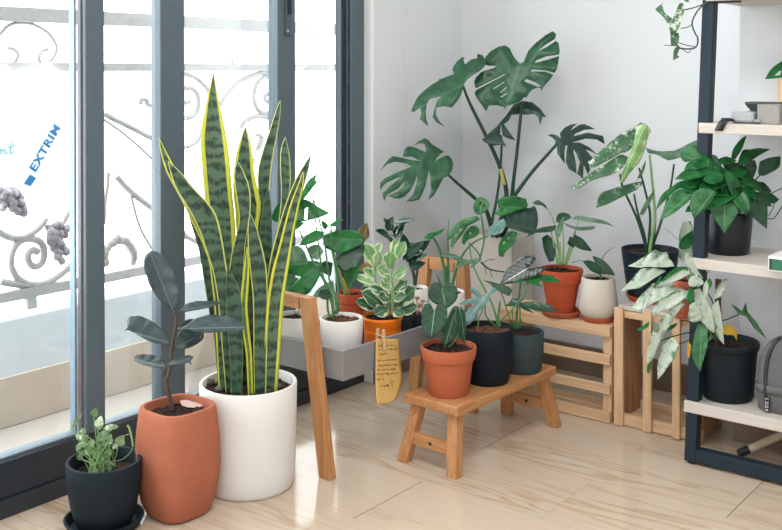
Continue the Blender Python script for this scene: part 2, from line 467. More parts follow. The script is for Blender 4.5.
def floor_mat():
    t = NT('wood_look_porcelain_tile')
    v = t.coord()
    sp = t.add('ShaderNodeSeparateXYZ'); t.t.links.new(v, sp.inputs[0])
    # tiles run along x (along the back wall): rows .29 deep, tiles .732 long
    TL, TD = .732, .29
    x = t.math('ADD', sp.outputs[0], 20 * TL - .683); y = t.math('ADD', sp.outputs[1], .865 + 20 * TD)
    row = t.math('FLOOR', t.math('DIVIDE', y, TD))
    odd = t.math('MODULO', row, 2.0)
    xs = t.math('ADD', x, t.math('MULTIPLY', odd, TL * .5))
    col = t.math('FLOOR', t.math('DIVIDE', xs, TL))
    fx = t.math('MULTIPLY', t.math('FRACT', t.math('DIVIDE', xs, TL)), TL); fy = t.math('MULTIPLY', t.math('FRACT', t.math('DIVIDE', y, TD)), TD)
    def edge(f, w, g): return t.math('MINIMUM', f, t.math('SUBTRACT', w, f))
    d = t.math('MINIMUM', edge(fx, TL, 0), edge(fy, TD, 0))
    dx = edge(fx, TL, 0)
    joint = t.math('SUBTRACT', 1.0, t.ss(d, .0004, .0016))
    jx = t.math('SUBTRACT', 1.0, t.ss(dx, .0006, .0022))
    tid = t.math('ADD', t.math('MULTIPLY', row, 7.31), t.math('MULTIPLY', col, 3.77))
    cb = t.add('ShaderNodeCombineXYZ')
    t.put(cb.inputs[0], t.math('MULTIPLY', x, .75)); t.put(cb.inputs[1], t.math('MULTIPLY', y, 5.5)); t.put(cb.inputs[2], tid)
    n = t.noise(cb.outputs[0], 1.4, 3, .55)
    rings = t.math('MULTIPLY_ADD', t.math('SINE', t.math('MULTIPLY', n, 62.0)), .5, .5)
    rings = t.math('POWER', rings, 3.0)
    cb2 = t.add('ShaderNodeCombineXYZ')
    t.put(cb2.inputs[0], t.math('MULTIPLY', x, 2.0)); t.put(cb2.inputs[1], t.math('MULTIPLY', y, 60.0)); t.put(cb2.inputs[2], tid)
    fine = t.noise(cb2.outputs[0], 2.0, 4, .6)
    cb3 = t.add('ShaderNodeCombineXYZ'); t.put(cb3.inputs[0], tid)
    tone = t.noise(cb3.outputs[0], 3.0, 0)
    big = t.ss(t.noise(cb.outputs[0], .7, 2, .5), .4, .62)
    c = t.mix(fine, lin((204, 187, 168)), lin((190, 171, 150)))
    c = t.mix(t.math('MULTIPLY', t.math('MULTIPLY', rings, big), .62), c, lin((160, 128, 96)))
    c = t.mix(t.math('MULTIPLY', t.ss(tone, .3, .7), .22), c, lin((176, 157, 137)))
    c = t.mix(t.math('MULTIPLY', joint, .2), c, lin((150, 138, 124)))
    c = t.mix(t.math('MULTIPLY', jx, t.math('MULTIPLY_ADD', odd, -.62, .75)), c, lin((92, 84, 76)))
    r = t.math('MULTIPLY_ADD', fine, .05, .09)
    return t.done(t.bsdf(c, r, .42, 0, t.math('SUBTRACT', t.math('MULTIPLY', fine, .12), joint), .12, .0008))

def glass_mat():
    t = NT('clear_window_glass')
    tr = t.add('ShaderNodeBsdfTransparent'); tr.inputs[0].default_value = (.96, .98, .985, 1)
    g = t.add('ShaderNodeBsdfGlossy'); g.inputs['Roughness'].default_value = .02
    lw = t.add('ShaderNodeFresnel'); lw.inputs[0].default_value = 1.45
    mx = t.add('ShaderNodeMixShader'); t.put(mx.inputs[0], t.math('MULTIPLY', lw.outputs[0], .6))
    t.t.links.new(tr.outputs[0], mx.inputs[1]); t.t.links.new(g.outputs[0], mx.inputs[2])
    return t.done(mx)
M['glass'] = glass_mat()

# ---------- room shell
A1, B1, HC = 4.6, 5.4, 2.6     # room size along the back wall, along the window wall, ceiling height
fl = MB(); ids = [fl.vert(Vector((x, y, z))) for z in (0, -.05) for x, y in ((-.1, .15), (A1, .15), (A1, -B1), (-.1, -B1))]
fl.face(0, 1, 2, 3); fl.face(7, 6, 5, 4)
for k in range(4): fl.face(k, (k + 1) % 4, 4 + (k + 1) % 4, 4 + k)
fo = fl.build('floor', floor_mat()); fo.location = CORNER; fo.rotation_euler = (0, 0, ANG); struct(fo)
bj = bcol(371.5, .035)          # where the wall starts beside the window
struct(MB().rbox(-.12, .035, -.12, bj, 0, HC).rbox(-.12, .035, bj, 4.75, 2.32, HC).rbox(-.12, .035, 4.75, B1, 0, HC).build('wall_left', M['wall'], bevel=.004))
struct(MB().rbox(-.12, A1, -.12, 0, 0, HC).build('wall_back', M['wall']))
struct(MB().rbox(A1, A1 + .12, -.12, B1, 0, HC).build('wall_right', M['wall']))
struct(MB().rbox(-.12, A1 + .12, B1, B1 + .12, 0, HC).build('wall_front', M['wall']))
struct(MB().rbox(-.12, A1 + .12, -.12, B1 + .12, HC, HC + .1).build('ceiling', M['ceil']))
pf = G(738.3, 440); pa, pb = ab(pf)
struct(MB().rbox(pa, pa + .9, 0, pb, 0, HC).build('wall_pillar', plain('grey_white_plaster', (207, 209, 212), .85, .2, 0, .015, 120, .06)))
bs = MB().rbox(.035, pa, 0, .012, 0, .105); struct(bs.build('baseboard_back', M['skirt'], bevel=.002))
struct(MB().rbox(.035, .047, .012, bj, 0, .105).build('baseboard_left', M['skirt'], bevel=.002))
struct(MB().rbox(pa - .012, pa + .9, pb, pb + .012, 0, .105).rbox(pa - .012, pa, .012, pb, 0, .105).build('baseboard_pillar', M['skirt'], bevel=.002))
struct(MB().rbox(.034, .042, bj - .012, bj + .002, 0, 2.34).build('trim_1', M['white'], bevel=.002))

# ---------- sliding window
BE = 4.7
W = MB()
bf = bcol(363.3, 0)
W.rbox(-.10, 0, bf - .02, BE, 0, .045)                                     # track
W.rbox(-.10, 0, bf - .02, BE, 2.28, 2.34)
W.rbox(-.045, -.004, bcol(351.5, 0), bf - .02, .045, 2.28)
W.rbox(-.10, 0, BE - .06, BE, .045, 2.28)
wf = W.build('window_1', M['framedark'], bevel=.003); struct(wf)
jm = MB().rbox(-.040, .001, bcol(351.5, 0), bf - .004, .045, 2.28).build('jamb', M['frame'], wf, bevel=.002)
MB().rbox(-.05, -.02, bcol(341.5, -.02), bcol(347, -.02), .14, 2.28).build('inner_stile', M['framedark'], wf, bevel=.002)
MB().rbox(-.052, -.018, bcol(347, -.018), bcol(351.5, -.018), .14, 2.28).build('glazing_bead', M['framelight'], wf, bevel=.001)
for px0, px1, a0 in ((86, 105, -.006), (161, 185.2, -.012), (278, 295.8, -.012)):
    MB().rbox(a0 - .045, a0, bcol(px1, a0, 200), bcol(px0, a0, 200), .14, 2.26).build('stile', M['frame'], wf, bevel=.003)
MB().rbox(-.06, -.022, bcol(86, -.022, 200), bcol(81, -.022, 200), .14, 2.26).build('glazing_bead', plain('bronze_bead', (92, 88, 90), .35), wf, bevel=.002)
for px0, px1 in ((74.5, 79.5), (157.5, 161.5), (274.5, 279)):
    MB().rbox(-.07, -.046, bcol(px1, -.046, 200), bcol(px0, -.046, 200), .14, 2.26).build('stile_edge', M['framelight'], wf, bevel=.002)
rl = MB().rbox(-.055, -.012, bcol(351.5, 0), BE - .06, .045, .138).build('sash_rail', M['framedark'], wf, bevel=.003)
MB().rbox(-.06, -.02, bcol(351.5, 0), BE - .06, .138, .146).build('glazing_bead', M['frame'], wf, bevel=.001)
MB().rbox(-.055, -.012, bcol(351.5, 0), BE - .06, 2.2, 2.28).build('sash_rail', M['frame'], wf, bevel=.003)
for pxa, pxb in ((341, 295), (277, 184), (160, 104), (77, -600)):
    b0, b1 = bcol(pxa, -.035), (bcol(pxb, -.035) if pxb > 0 else BE - .06)
    MB().rbox(-.038, -.034, b0, b1, .14, 2.2).build('pane', M['glass'], wf)
hb0, hb1 = bcol(295 - 4.5, -.01), bcol(285, -.01)
hz = P(290, 37, 3.3).z
hd = MB().rbox(-.013, -.004, hb0, hb1, hz + .003, hz + .30).build('window_handle', plain('handle_paint', (70, 82, 90), .35), wf, bevel=.004)
MB().rbox(-.004, .003, hb0 + .006, hb1 - .006, hz + .075, hz + .28).build('finger_grip', M['steelblue'], hd, bevel=.002)
ORG['window_handle'] = Vector((0, 0, 0))
sc_ = on_plane(287.8, 31, RM(-.003, 0), N); MB().ball(sc_, .0045, 10, 6).build('screw', M['chrome'], hd, smooth=4)

# ---------- balcony outside
ga, gb = ab(G(0, 430)); ga = -.60
struct(MB().rbox(-.10, ga, -1.2, 5.2, -.12, -.002).build('floor_balcony', M['balc']))
struct(MB().rbox(ga, ga + .012, -1.2, 5.2, 0, .155).build('baseboard_balcony', plain('kerb_tile', (186, 173, 158), .45, .3, 0, .1, 14, .05)))
struct(MB().rbox(ga, ga - .16, -1.2, 5.2, -.12, .335).build('wall_balcony', M['parapet'], bevel=.006))
RA = ga - .08
def RP(px, py): return on_plane(px, py, RM(RA, 0), N)
rail = thing('balcony_railing', 'grey wrought iron balcony railing with scrolls and grape clusters outside the window', 'railing', RM(RA, 2.2, .335))
zt = RP(0, 13.5).z; zm = RP(84, 67).z; zb = RP(0, 298).z
MB().rbox(RA - .02, RA + .02, -1.0, 5.0, zt - .024, zt + .024).build('top_rail', M['iron'], rail, bevel=.003)
MB().rbox(RA - .012, RA + .012, -1.0, 5.0, zm - .015, zm + .015).build('middle_rail', M['iron'], rail, bevel=.002)
MB().rbox(RA - .012, RA + .012, -1.0, 5.0, zb - .017, zb + .017).build('bottom_rail', M['iron'], rail, bevel=.002)
for px in (-120, 30, 232, 330):
    b = bcol(px, RA); MB().rbox(RA - .01, RA + .01, b - .018, b + .018, .335, zb).build('post', M['iron'], rail, bevel=.002)
b = bcol(232, RA); MB().rbox(RA - .01, RA + .01, b - .006, b + .006, zm, zt - .1).build('post', M['iron'], rail, bevel=.002)
def scroll(off, txt, r=.008, sc=5.0):
    q = [RP(p.x, p.y) for p in parse(txt, off, sc)]
    MB().tube(smooth_path(q, 5), r * 1.35 + .0016, 8).build('scroll', M['iron'], rail, smooth=4)
S0 = (0, 180); S1 = (0, 0)
scroll(S0, '230,190 205,225 180,250 140,278 100,290 50,287 0,265 -60,230')
scroll(S0, '360,420 320,460 260,500 210,520 150,522 100,500 70,465 55,430 55,385 70,340 95,310 130,295 165,295 200,310 218,340 220,370 210,410 190,430 165,430 148,415 138,385 145,365 165,350 190,362')
scroll(S0, '345,150 330,185 315,215', .006)
scroll(S0, '0,508 90,522 180,522', .008)
scroll(S1, '-20,200 0,170 40,130 90,114 150,118 200,138 245,170 275,215 282,250 265,290 240,316', .0035)
scroll(S1, '38,242 65,245 85,262 88,285 75,308 62,318', .0035)
scroll(S1, '240,246 215,255 198,275 194,295 205,318', .0035)
scroll((100, 90), '18,118 60,140 140,180 265,245', .007)
scroll((100, 90), '18,148 100,205 180,270 265,350', .003)
scroll((100, 180), '80,-20 150,55 270,150 420,270', .008)
scroll((100, 180), '40,-40 35,40 25,100 18,220', .005)
scroll((100, 180), '150,55 175,160 205,250 260,345', .003)
scroll((100, 90), '205,70 200,55 215,45 235,55 235,70 262,78 280,60', .006)
scroll((150, 70), '172,92 205,90 232,115 242,155 235,200 215,230 175,242', .007)
scroll((150, 70), '172,163 190,163 200,155', .006)
scroll((150, 70), '175,20 220,35 260,65 290,100 300,150 280,230 240,350 175,388', .006)
scroll((150, 70), '350,175 375,130 420,80 480,40 560,15 620,10', .007)
scroll((150, 70), '620,30 570,38 535,75 522,125 530,175 555,210 600,218', .007)
scroll((150, 70), '600,120 580,125 575,145 590,160', .006)
scroll((150, 70), '455,290 480,255 520,235 570,232 620,250', .007)
scroll((150, 70), '530,330 545,320 552,350 535,390 525,430 522,470', .004)
scroll((150, 70), '560,330 570,345 560,375 545,400', .004)
scroll((150, 170), '175,330 215,348 260,372 330,400', .007)
for off, pl in (((0, 187), '5,10 25,5'), ((45, 222), '')):
    pass
def grapes(pts, name):
    mb = MB()
    for x, y in pts:
        p = RP(x, y); mb.ball(p + N * random.uniform(0, .02), random.uniform(.012, .0165), 8, 6)
    mb.build('grape_cluster', M['irondark'], rail, smooth=4)
g1 = [(random.uniform(0, 1), random.uniform(0, 1)) for _ in range(64)]
grapes([(-4 + 25 * u + 5 * v, 188 + 26 * v - 6 * (1 - u) * v) for u, v in g1 if not (u > .75 and v < .15)], 'a')
grapes([(46 + 22 * u - 2 * v + 4 * (v - .5), 223 + 38 * v) for u, v in g1 if u > .1 + .5 * max(0, v - .55) and u < 1.0 - .7 * max(0, v - .55)], 'b')
arch = MB()
for i in range(34):
    t = PI * i / 33; x = 119 - 14 * math.cos(t) * (1 + .12 * math.sin(3 * t)); y = 263 - 24 * math.sin(t)
    arch.ball(RP(x, y + random.uniform(-1.5, 1.5)), random.uniform(.013, .019), 8, 5)
for dx in (-3, 3): arch.tube([RP(119 + dx * .2, 242), RP(119 + dx, 238), RP(119 + dx * 1.6, 239), RP(119 + dx * 1.3, 242)], .005, 6)
arch.build('cast_leaf_ornament', M['iron'], rail, smooth=4)

# ---------- white sheet with lettering tied to the railing
BA = RA + .05
def BP(px, py, d=0): return on_plane(px, py, RM(BA + d, 0), N)
sh = thing('banner', 'white plastic sheet with blue lettering tied to the balcony railing', 'banner', BP(20, 190))
out = [(-60, 78), (5, 64), (14, 72), (24, 74), (36, 72), (50, 62), (60, 72), (72, 84), (78, 120), (78, 165), (70, 206), (40, 212), (24, 196), (14, 184), (-60, 182)]
MB().prism([BP(x, y) for x, y in out], N * .002).build('sheet', M['banner'], sh)
def text3d(body, p0, p1, height, mat, parent, name='lettering', off=.0035):
    """letters on the sheet's plane from image point p0 towards p1"""
    cu = bpy.data.curves.new(name, 'FONT'); cu.body = body; cu.size = 1.0; cu.extrude = .0; cu.offset = .03; cu.space_character = 1.12
    o = bpy.data.objects.new(name, cu); COL.objects.link(o)
    bpy.context.view_layer.update()
    dg = bpy.context.evaluated_depsgraph_get(); me = bpy.data.meshes.new_from_object(o.evaluated_get(dg))
    bpy.data.objects.remove(o)
    a, b = BP(*p0, off), BP(*p1, off); ex = (b - a); wd = max(v.co.x for v in me.vertices); ht = max(v.co.y for v in me.vertices)
    ux = ex / wd; uy = N.cross(ex.normalized()) * (height / ht)
    org = ORG[parent.name]
    for v in me.vertices: v.co = a + ux * v.co.x + uy * v.co.y - org
    me.materials.clear(); me.materials.append(mat)
    q = bpy.data.objects.new(name, me); COL.objects.link(q); q.parent = parent
    md = q.modifiers.new('thickness', 'SOLIDIFY'); md.thickness = .001
    return q
text3d('EXTRIM', (35.5, 172.5), (60.5, 128), .028, M['blue'], sh)
MB().prism([BP(x, y, .003) for x, y in ((24, 183.5), (30, 174.5), (36, 178), (30.5, 186))], N * .001).build('printed_block', M['blue'], sh)
tl = MB()
for s in ('-6,318 2,296 6,300 6,320', '6,306 16,296 24,298 24,312 28,320 38,312', '62,256 54,290 52,312 58,318 70,308', '40,286 56,282 74,276'):
    tl.tube(smooth_path([BP(p.x, p.y, .004) for p in parse(s, (0, 90), 5.0)], 5), .0016, 6)
tl.build('cursive_lettering', M['teal'], sh, smooth=4)

# ---------- bead chain of the blind
ch = MB()
for px, a, yend in ((402.2, .06, 222), (407.5, .066, 180)):
    t = 0; top = on_plane(px, -30, RM(a, 0), N); bot = on_plane(px - .6, yend, RM(a, 0), N)
    n = int((top - bot).length / .0075)
    for i in range(n + 1):
        ch.ball(top + (bot - top) * (i / n), .0024, 6, 4)
    ch.tube([top, bot], .0007, 5)
tag(ch.build('bead_chain', M['white'], at=on_plane(402, 222, RM(.06, 0), N), smooth=4), 'thin white bead chain of a blind hanging in front of the corner wall', 'chain')

# ---------- daylight
w = bpy.data.worlds.new('overcast_sky'); SC.world = w; w.use_nodes = True
nt = w.node_tree; bg = nt.nodes['Background']; bg.inputs[0].default_value = (.965, .985, 1.0, 1); bg.inputs[1].default_value = 6.4
pl = bpy.data.lights.new('window_portal', 'AREA'); pl.shape = 'RECTANGLE'; pl.size = 4.0; pl.size_y = 2.1; pl.cycles.is_portal = True
po = bpy.data.objects.new('window_portal', pl); COL.objects.link(po)
po.matrix_world = Matrix.Translation(RM(-.11, 2.65, 1.2)) @ Matrix(((L.x, 0, -N.x, 0), (L.y, 0, -N.y, 0), (0, 1, 0, 0), (0, 0, 0, 1)))
po.matrix_world = Matrix.Translation(RM(-.11, 2.65, 1.2)) @ N.to_track_quat('-Z', 'Y').to_matrix().to_4x4()
for i, (a, b) in enumerate(((1.6, 2.2), (2.6, 4.2))):  # two unseen fill lights added under the ceiling to brighten the room
    cl = bpy.data.lights.new('fill_light', 'AREA'); cl.shape = 'DISK'; cl.size = .9; cl.energy = 27; cl.color = (.99, .992, 1)
    co = bpy.data.objects.new('fill_light', cl); COL.objects.link(co); co.location = RM(a, b, HC - .05)

cam = bpy.data.cameras.new('camera'); cam.sensor_width = 36; cam.lens = F / 782 * 36; cam.shift_y = -(265 - CY) / 782; cam.clip_start = .05
cobj = bpy.data.objects.new('camera', cam); COL.objects.link(cobj); cobj.location = CAM; cobj.rotation_euler = (PI / 2 - PT, 0, 0); SC.camera = cobj
SC.view_settings.view_transform = 'Standard'; SC.view_settings.look = 'None'; SC.view_settings.gamma = 1; SC.view_settings.use_curve_mapping = False
SC.view_settings.exposure = 0.38
SC.cycles.use_denoising = True; SC.cycles.max_bounces = 10; SC.cycles.diffuse_bounces = 6; SC.cycles.transparent_max_bounces = 16
# ---------- furniture
OW = dict(light=(196, 145, 97), dark=(166, 111, 68))
M['oakN'] = wood('oiled_wood_across', axis='N', **OW); M['oakL'] = wood('oiled_wood_along', axis='L', **OW); M['oakZ'] = wood('oiled_wood_upright', axis='Z', **OW)
PW = dict(light=(218, 186, 150), dark=(196, 158, 118), rough=.6)
M['pineN'] = wood('raw_pine_across', axis='N', **PW); M['pineZ'] = wood('raw_pine_upright', axis='Z', **PW); M['pineL'] = wood('raw_pine_deep', axis='L', **PW)
M['paleN'] = wood('bleached_board', (203, 196, 188), (190, 182, 172), 'N', .5, 60)
M['felt'] = plain('grey_felt', (102, 103, 104), .95, .1, 0, .22, 220, .6, .002)
M['traygrey'] = plain('grey_sheet_metal', (138, 136, 136), .5, .4, .1, .04, 90, .06)

# bench
bl0, bl1, br1 = G(408, 461), G(458, 477), G(555, 428)
U = (br1 - bl1).normalized(); V = (bl0 - bl1); V = (V - U * V.dot(U)).normalized()   # U along the bench, V across (away from the room)
tz = .192; c0 = P(458.8, 409, 2.771); c0.z = 0; c0 -= U * .006
BLEN, BWID, BTH = .515, .196, .027
bench = thing('bench', 'low oiled wooden bench with splayed legs carrying three potted plants', 'bench', c0 + U * .25 + V * .095)
MB().box(c0 + U * (BLEN / 2) + V * (BWID / 2) + Z * (tz - BTH / 2), (BLEN, BWID, BTH), (U, V, Z)).build('seat', M['oakL'], bench, bevel=.004)
ends = []
for e in (0, 1):
    tl_, ft = (.035, -.004) if e == 0 else (BLEN - .035, BLEN + .004)
    for sv in (0, 1):
        tv, fv = (.034, .008) if sv == 0 else (BWID - .034, BWID - .008)
        tp = c0 + U * tl_ + V * tv + Z * (tz - BTH); bt = c0 + U * ft + V * fv
        MB().beam(bt, tp, .03, .034, U, V).build('leg', M['oakZ'], bench, bevel=.002)
    q = c0 + U * ((tl_ * .42 + ft * .58)) + Z * .068
    sb = MB().box(q + V * (BWID / 2), (.02, BWID - .066, .034), (U, V, Z)).build('stretcher', M['oakN'], bench, bevel=.002)
    MB().lathe(Vector((0, 0, 0)), [(.0045, 0), (.0045, .002)], 14).v and None
    pl_ = MB(); ctr = q + V * (BWID / 2) - U * .0102
    n = 14; a = [pl_.vert(ctr + V * (math.cos(2 * PI * k / n) * .005) + Z * (math.sin(2 * PI * k / n) * .005)) for k in range(n)]
    b_ = [pl_.vert(ctr - U * .001 + V * (math.cos(2 * PI * k / n) * .0048) + Z * (math.sin(2 * PI * k / n) * .0048)) for k in range(n)]
    pl_.face(*a); pl_.face(*b_)
    for k in range(n): pl_.face(a[k], a[(k + 1) % n], b_[(k + 1) % n], b_[k])
    pl_.build('screw_plug', M['black'], sb)

# plant stand: two trestle frames carrying a grey tray
SA = math.radians(40); SL = Vector((math.sin(SA), math.cos(SA), 0)); SX = Vector((-math.cos(SA), math.sin(SA), 0))   # along, and across towards the window
tc = P(343, 352, 2.76); tc.z = 0                                   # tray corner nearest the room
TZ0, TZ1, TLEN, TW = .266, .349, .640, .30
stand = thing('plant_stand', 'wooden trestle plant stand carrying a grey tray of pots beside the window', 'plant stand', tc + SL * .32 + SX * .15)
for e, off in ((0, -.026), (1, TLEN + .026)):
    o_ = tc + SL * off
    top = []
    for x_t, x_b in (((.110, .034), (.275, .335)), ((.082, .045), (.232, .282)))[e]:
        zt_ = .488
        MB().beam(o_ + SX * x_b, o_ + SX * x_t + Z * zt_, .042, .028, SX, SL).build('leg', M['oakZ'], stand, bevel=.002)
        top.append(o_ + SX * x_t)
    MB().box((top[0] + top[1]) / 2 + Z * (.488 - .018), ((top[1] - top[0]).length - .047, .026, .037), (SX, SL, Z)).build('top_beam', M['oakN'], stand, bevel=.002)
tr = MB(); t0 = .010
def tb(l0, l1, x0, x1, z0, z1): tr.box(tc + SL * ((l0 + l1) / 2) + SX * ((x0 + x1) / 2) + Z * ((z0 + z1) / 2), (l1 - l0, x1 - x0, z1 - z0), (SL, SX, Z))
tb(0, TLEN, 0, t0, TZ0, TZ1); tb(0, TLEN, TW - t0, TW, TZ0, TZ1); tb(0, t0, t0, TW - t0, TZ0, TZ1); tb(TLEN - t0, TLEN, t0, TW - t0, TZ0, TZ1)
tb(t0, TLEN - t0, t0, TW - t0, TZ0, TZ0 + t0)
tr.build('tray', M['traygrey'], stand, bevel=.0015)
TF = TZ0 + t0

# note on kraft paper, clipped to the tray with a peg
pn = (-SX).normalized(); pp0 = tc + SL * .177 - SX * .006
M['kraft'] = plain('kraft_paper', (208, 170, 104), .8, .2, 0, .07, 60, .1)
M['ink'] = plain('brown_ink', (84, 62, 48), .7, .2)
def NP(x, y, d=0, k=5.3, ox=340, oy=320):
    p = on_plane(ox + x / k, oy + y / k, pp0 + pn * d, pn)
    return p
def curl(p, y):      # the paper lifts a little towards the lower edge
    t = max(0, (y - 100) / 340); return p + pn * (.028 * t * t)
note = thing('paper_note', 'torn kraft paper note with handwriting clipped to the grey tray', 'note', NP(240, 110))
mb = MB(); edL = [(100, 192, 315), (160, 188, 316), (235, 183, 317), (315, 172, 318), (370, 165, 290), (415, 160, 262), (428, 158, 225), (438, 157, 160)]
g = []
for i in range(25):
    y = 100 + (438 - 100) * i / 24
    for (y0, l0, r0), (y1, l1, r1) in zip(edL, edL[1:]):
        if y <= y1 + .01:
            t = (y - y0) / (y1 - y0); l = l0 + (l1 - l0) * t; r = r0 + (r1 - r0) * t; break
    g.append([mb.vert(curl(NP(l + (r - l) * j / 8, y), y)) for j in range(9)])
for i in range(24):
    for j in range(8): mb.face(g[i][j], g[i][j + 1], g[i + 1][j + 1], g[i + 1][j])
mb.build('sheet', M['kraft'], note, smooth=4, solid=.0006)
hw = MB(); rr = random.Random(5)
for y, x0, x1 in ((137, 200, 292), (158, 198, 302), (184, 198, 250), (214, 194, 300), (240, 192, 300), (263, 188, 292), (286, 182, 302), (311, 178, 218), (343, 190, 246)):
    x = x0
    while x < x1:
        wl = rr.uniform(14, 30); xe = min(x1, x + wl); pts = []; k = x
        while k < xe:
            up = rr.choice((3, 4, 4, 9, 10)); pts.append((k, y + 3)); pts.append((k + 1.6, y + 3 - up)); k += 3.2
            if rr.random() < .12: pts.append((k - 1, y + 9))
        if len(pts) > 2: hw.tube([curl(NP(px, py - .06 * (px - x0), .0009), py) for px, py in pts], .0003, 5)
        x = xe + 6
fx, fy = 256, 322
for k in range(5):
    a = 2 * PI * k / 5
    hw.tube([curl(NP(fx + math.cos(a) * 3 + 5 * math.cos(a + t), fy + math.sin(a) * 3 + 5 * math.sin(a + t), .0009), fy) for t in (-1.2, -.4, .4, 1.2)], .0005, 5)
hw.tube([curl(NP(fx, fy + 6, .0009), fy), curl(NP(fx + 1, fy + 18, .0009), fy + 18), curl(NP(fx, fy + 30, .0009), fy + 30)], .0005, 5)
hw.build('handwriting', M['ink'], note, smooth=4)
pc = tc + SL * .160 + Z * TZ1
peg = thing('clothespin', 'small wooden clothespin gripping the kraft paper note on the tray rim', 'clothespin', pc - SX * .012 + Z * .0)
for sx, d in ((-.0135, -1), (.016, 1)):
    MB().beam(pc + SX * sx - Z * .028, pc + SX * (sx - d * .004) + Z * .030, .009, .005, SL, SX).build('peg_arm', M['pineZ'], peg, bevel=.001)
MB().tube([pc - SX * .016 + Z * .012 - SL * .005, pc + SX * .018 + Z * .012 - SL * .005, pc + SX * .018 + Z * .012 + SL * .005, pc - SX * .016 + Z * .012 + SL * .005], .001, 6).build('spring', M['chrome'], peg)

# slatted crate lying on its side
CF, CB = .432, .246
k1a, k1b, k1z = .478, .888, .307
cr = thing('slatted_crate', 'low pine crate lying on its side under the orange pot and white pot', 'crate', RM((k1a + k1b) / 2, .34, 0), 'pine crates by the back wall')
for a in (k1a, k1b - .030):
    for b0 in (CF - .014, CB + .022): MB().rbox(a, a + .030, b0 - .020, b0, .004, k1z - .014).build('corner_post', M['pineZ'], cr, bevel=.0015)
for z0, z1 in ((.002, .036), (.093, .123), (.185, .217)):
    MB().rbox(k1a, k1b, CF - .013, CF, z0, z1).build('front_slat', M['pineN'], cr, bevel=.0015)
MB().rbox(k1a, k1b, CF - .013, CF, .274, k1z).build('front_slat', M['pineN'], cr, bevel=.0015)
tp = MB()
for i in range(3):
    b1 = CF - .0135 - i * .0565; tp.rbox(k1a, k1b, b1 - .054, b1, k1z - .013, k1z)
tp.build('top_board', M['pineN'], cr, bevel=.0015)
bt = MB()
for i in range(6): bt.rbox(k1a + .002, k1b - .002, CF - .016 - i * .028, CF - .036 - i * .028, .002, .014)
bt.build('bottom_slats', M['pineN'], cr, bevel=.001)
for a in (k1a + .006, k1b - .018):
    sd = MB()
    for i in range(2): sd.rbox(a, a + .012, CF - .052 - i * .055, CF - .092 - i * .055, .02, k1z - .018)
    sd.build('end_slats', M['pineZ'], cr, bevel=.001)
# crate standing on end
k2a, k2b, k2z = .9025, 1.182, .373
cr2 = thing('slatted_crate', 'tall pine crate standing on end under the ribbed black pot', 'crate', RM((k2a + k2b) / 2, .34, 0), 'pine crates by the back wall')
ab_ = lambda px, py: ab(G(px, py))[0]
fs = [(k2a, k2a + .030), (ab_(641, 433), ab_(650, 434.5)), (ab_(670, 440), ab_(679, 441)), (k2b - .022, k2b)]
for a0, a1 in fs: MB().rbox(a0, a1, CF - .013, CF, .002, k2z).build('front_slat', M['pineZ'], cr2, bevel=.0015)
for b0, b1 in ((CF - .030, CF - .0135), (CB, CB + .014)):
    for z0, z1 in ((.002, .038), (k2z - .032, k2z - .0125)): MB().rbox(k2a, k2b, b0, b1, z0, z1).build('cross_rail', M['pineN'], cr2, bevel=.0015)
tp = MB()
for i in range(3):
    b1 = CF - .031 - i * .052; tp.rbox(k2a, k2b, b1 - .050, b1, k2z - .012, k2z)
tp.build('top_board', M['paleN'], cr2, bevel=.0015)
bsl = wood('brown_slats', (188, 142, 102), (150, 104, 70), 'Z', .6)
sd = MB()
for i in range(6): sd.rbox(k2a + .001, k2a + .012, CF - .033 - i * .026, CF - .053 - i * .026, .012, k2z - .014)
sd.build('end_slats', bsl, cr2, bevel=.001); sd = MB()
for i in range(3): sd.rbox(k2b - .012, k2b - .001, CF - .031 - i * .052, CF - .081 - i * .052, .012, k2z - .014)
sd.build('end_slats', bsl, cr2, bevel=.001)
bt = MB()
for i in range(6): bt.rbox(k2a + .013, k2b - .013, CF - .032 - i * .026, CF - .050 - i * .026, .002, .014)
bt.build('bottom_slats', M['pineN'], cr2, bevel=.001)

# metal shelf unit: dark steel post and rail, pale slabs
ft = G(683.5, 463); fa, fb = ab(ft)
def post_a(z): return fa + .047 * z / 1.25
zs = [(.150, .182), (.560, .590), (.943, .972), (1.312, 1.343)]
sh_ = thing('shelf_unit', 'tall shelf unit with dark steel post and four pale wooden boards', 'shelf', RM(fa + .3, fb - .15, 0))
Nup = (N * .047 / 1.25 + Z).normalized()
MB().beam(RM(fa + .018, fb - .018, .008), RM(fa + .018, fb - .018, .008) + Nup * 1.335, .034, .034, N, L).build('post', M['steelblue'], sh_, bevel=.002)
MB().beam(RM(fa + .93, fb - .018, .008), RM(fa + .93, fb - .018, .008) + Nup * 1.335, .034, .034, N, L).build('post', M['steelblue'], sh_, bevel=.002)
MB().rbox(fa + .02, fa + .93, fb - .036, fb - .002, .008, .045).build('bottom_rail', M['steelblue'], sh_, bevel=.002)
for aa in (fa + .018, fa + .93): MB().lathe(RM(aa, fb - .018, 0), [(.011, 0), (.012, .001), (.012, .008)], 20).build('foot', M['black'], sh_)
for z0, z1 in zs:
    e = post_a(z1)
    mb = MB()
    # the board is notched round the post
    mb.rbox(e - .004, fa + 1.0, fb + .012, fb + .001, z0, z1) if False else None
    mb.rbox(e - .006 + .013 * z1 / .97, fa + 1.0, pb + .0005, fb + .008, z0, z1)
    mb.build('board', M['paleN'], sh_, bevel=.002)
br = MB(); q = post_a(1.31)
br.rbox(q + .034, q + .105, fb - .02, fb - .01, 1.306, 1.3115); br.build('bracket', M['black'], sh_)

def shelf_pt(px, py, z):
    return G(px, py, z)
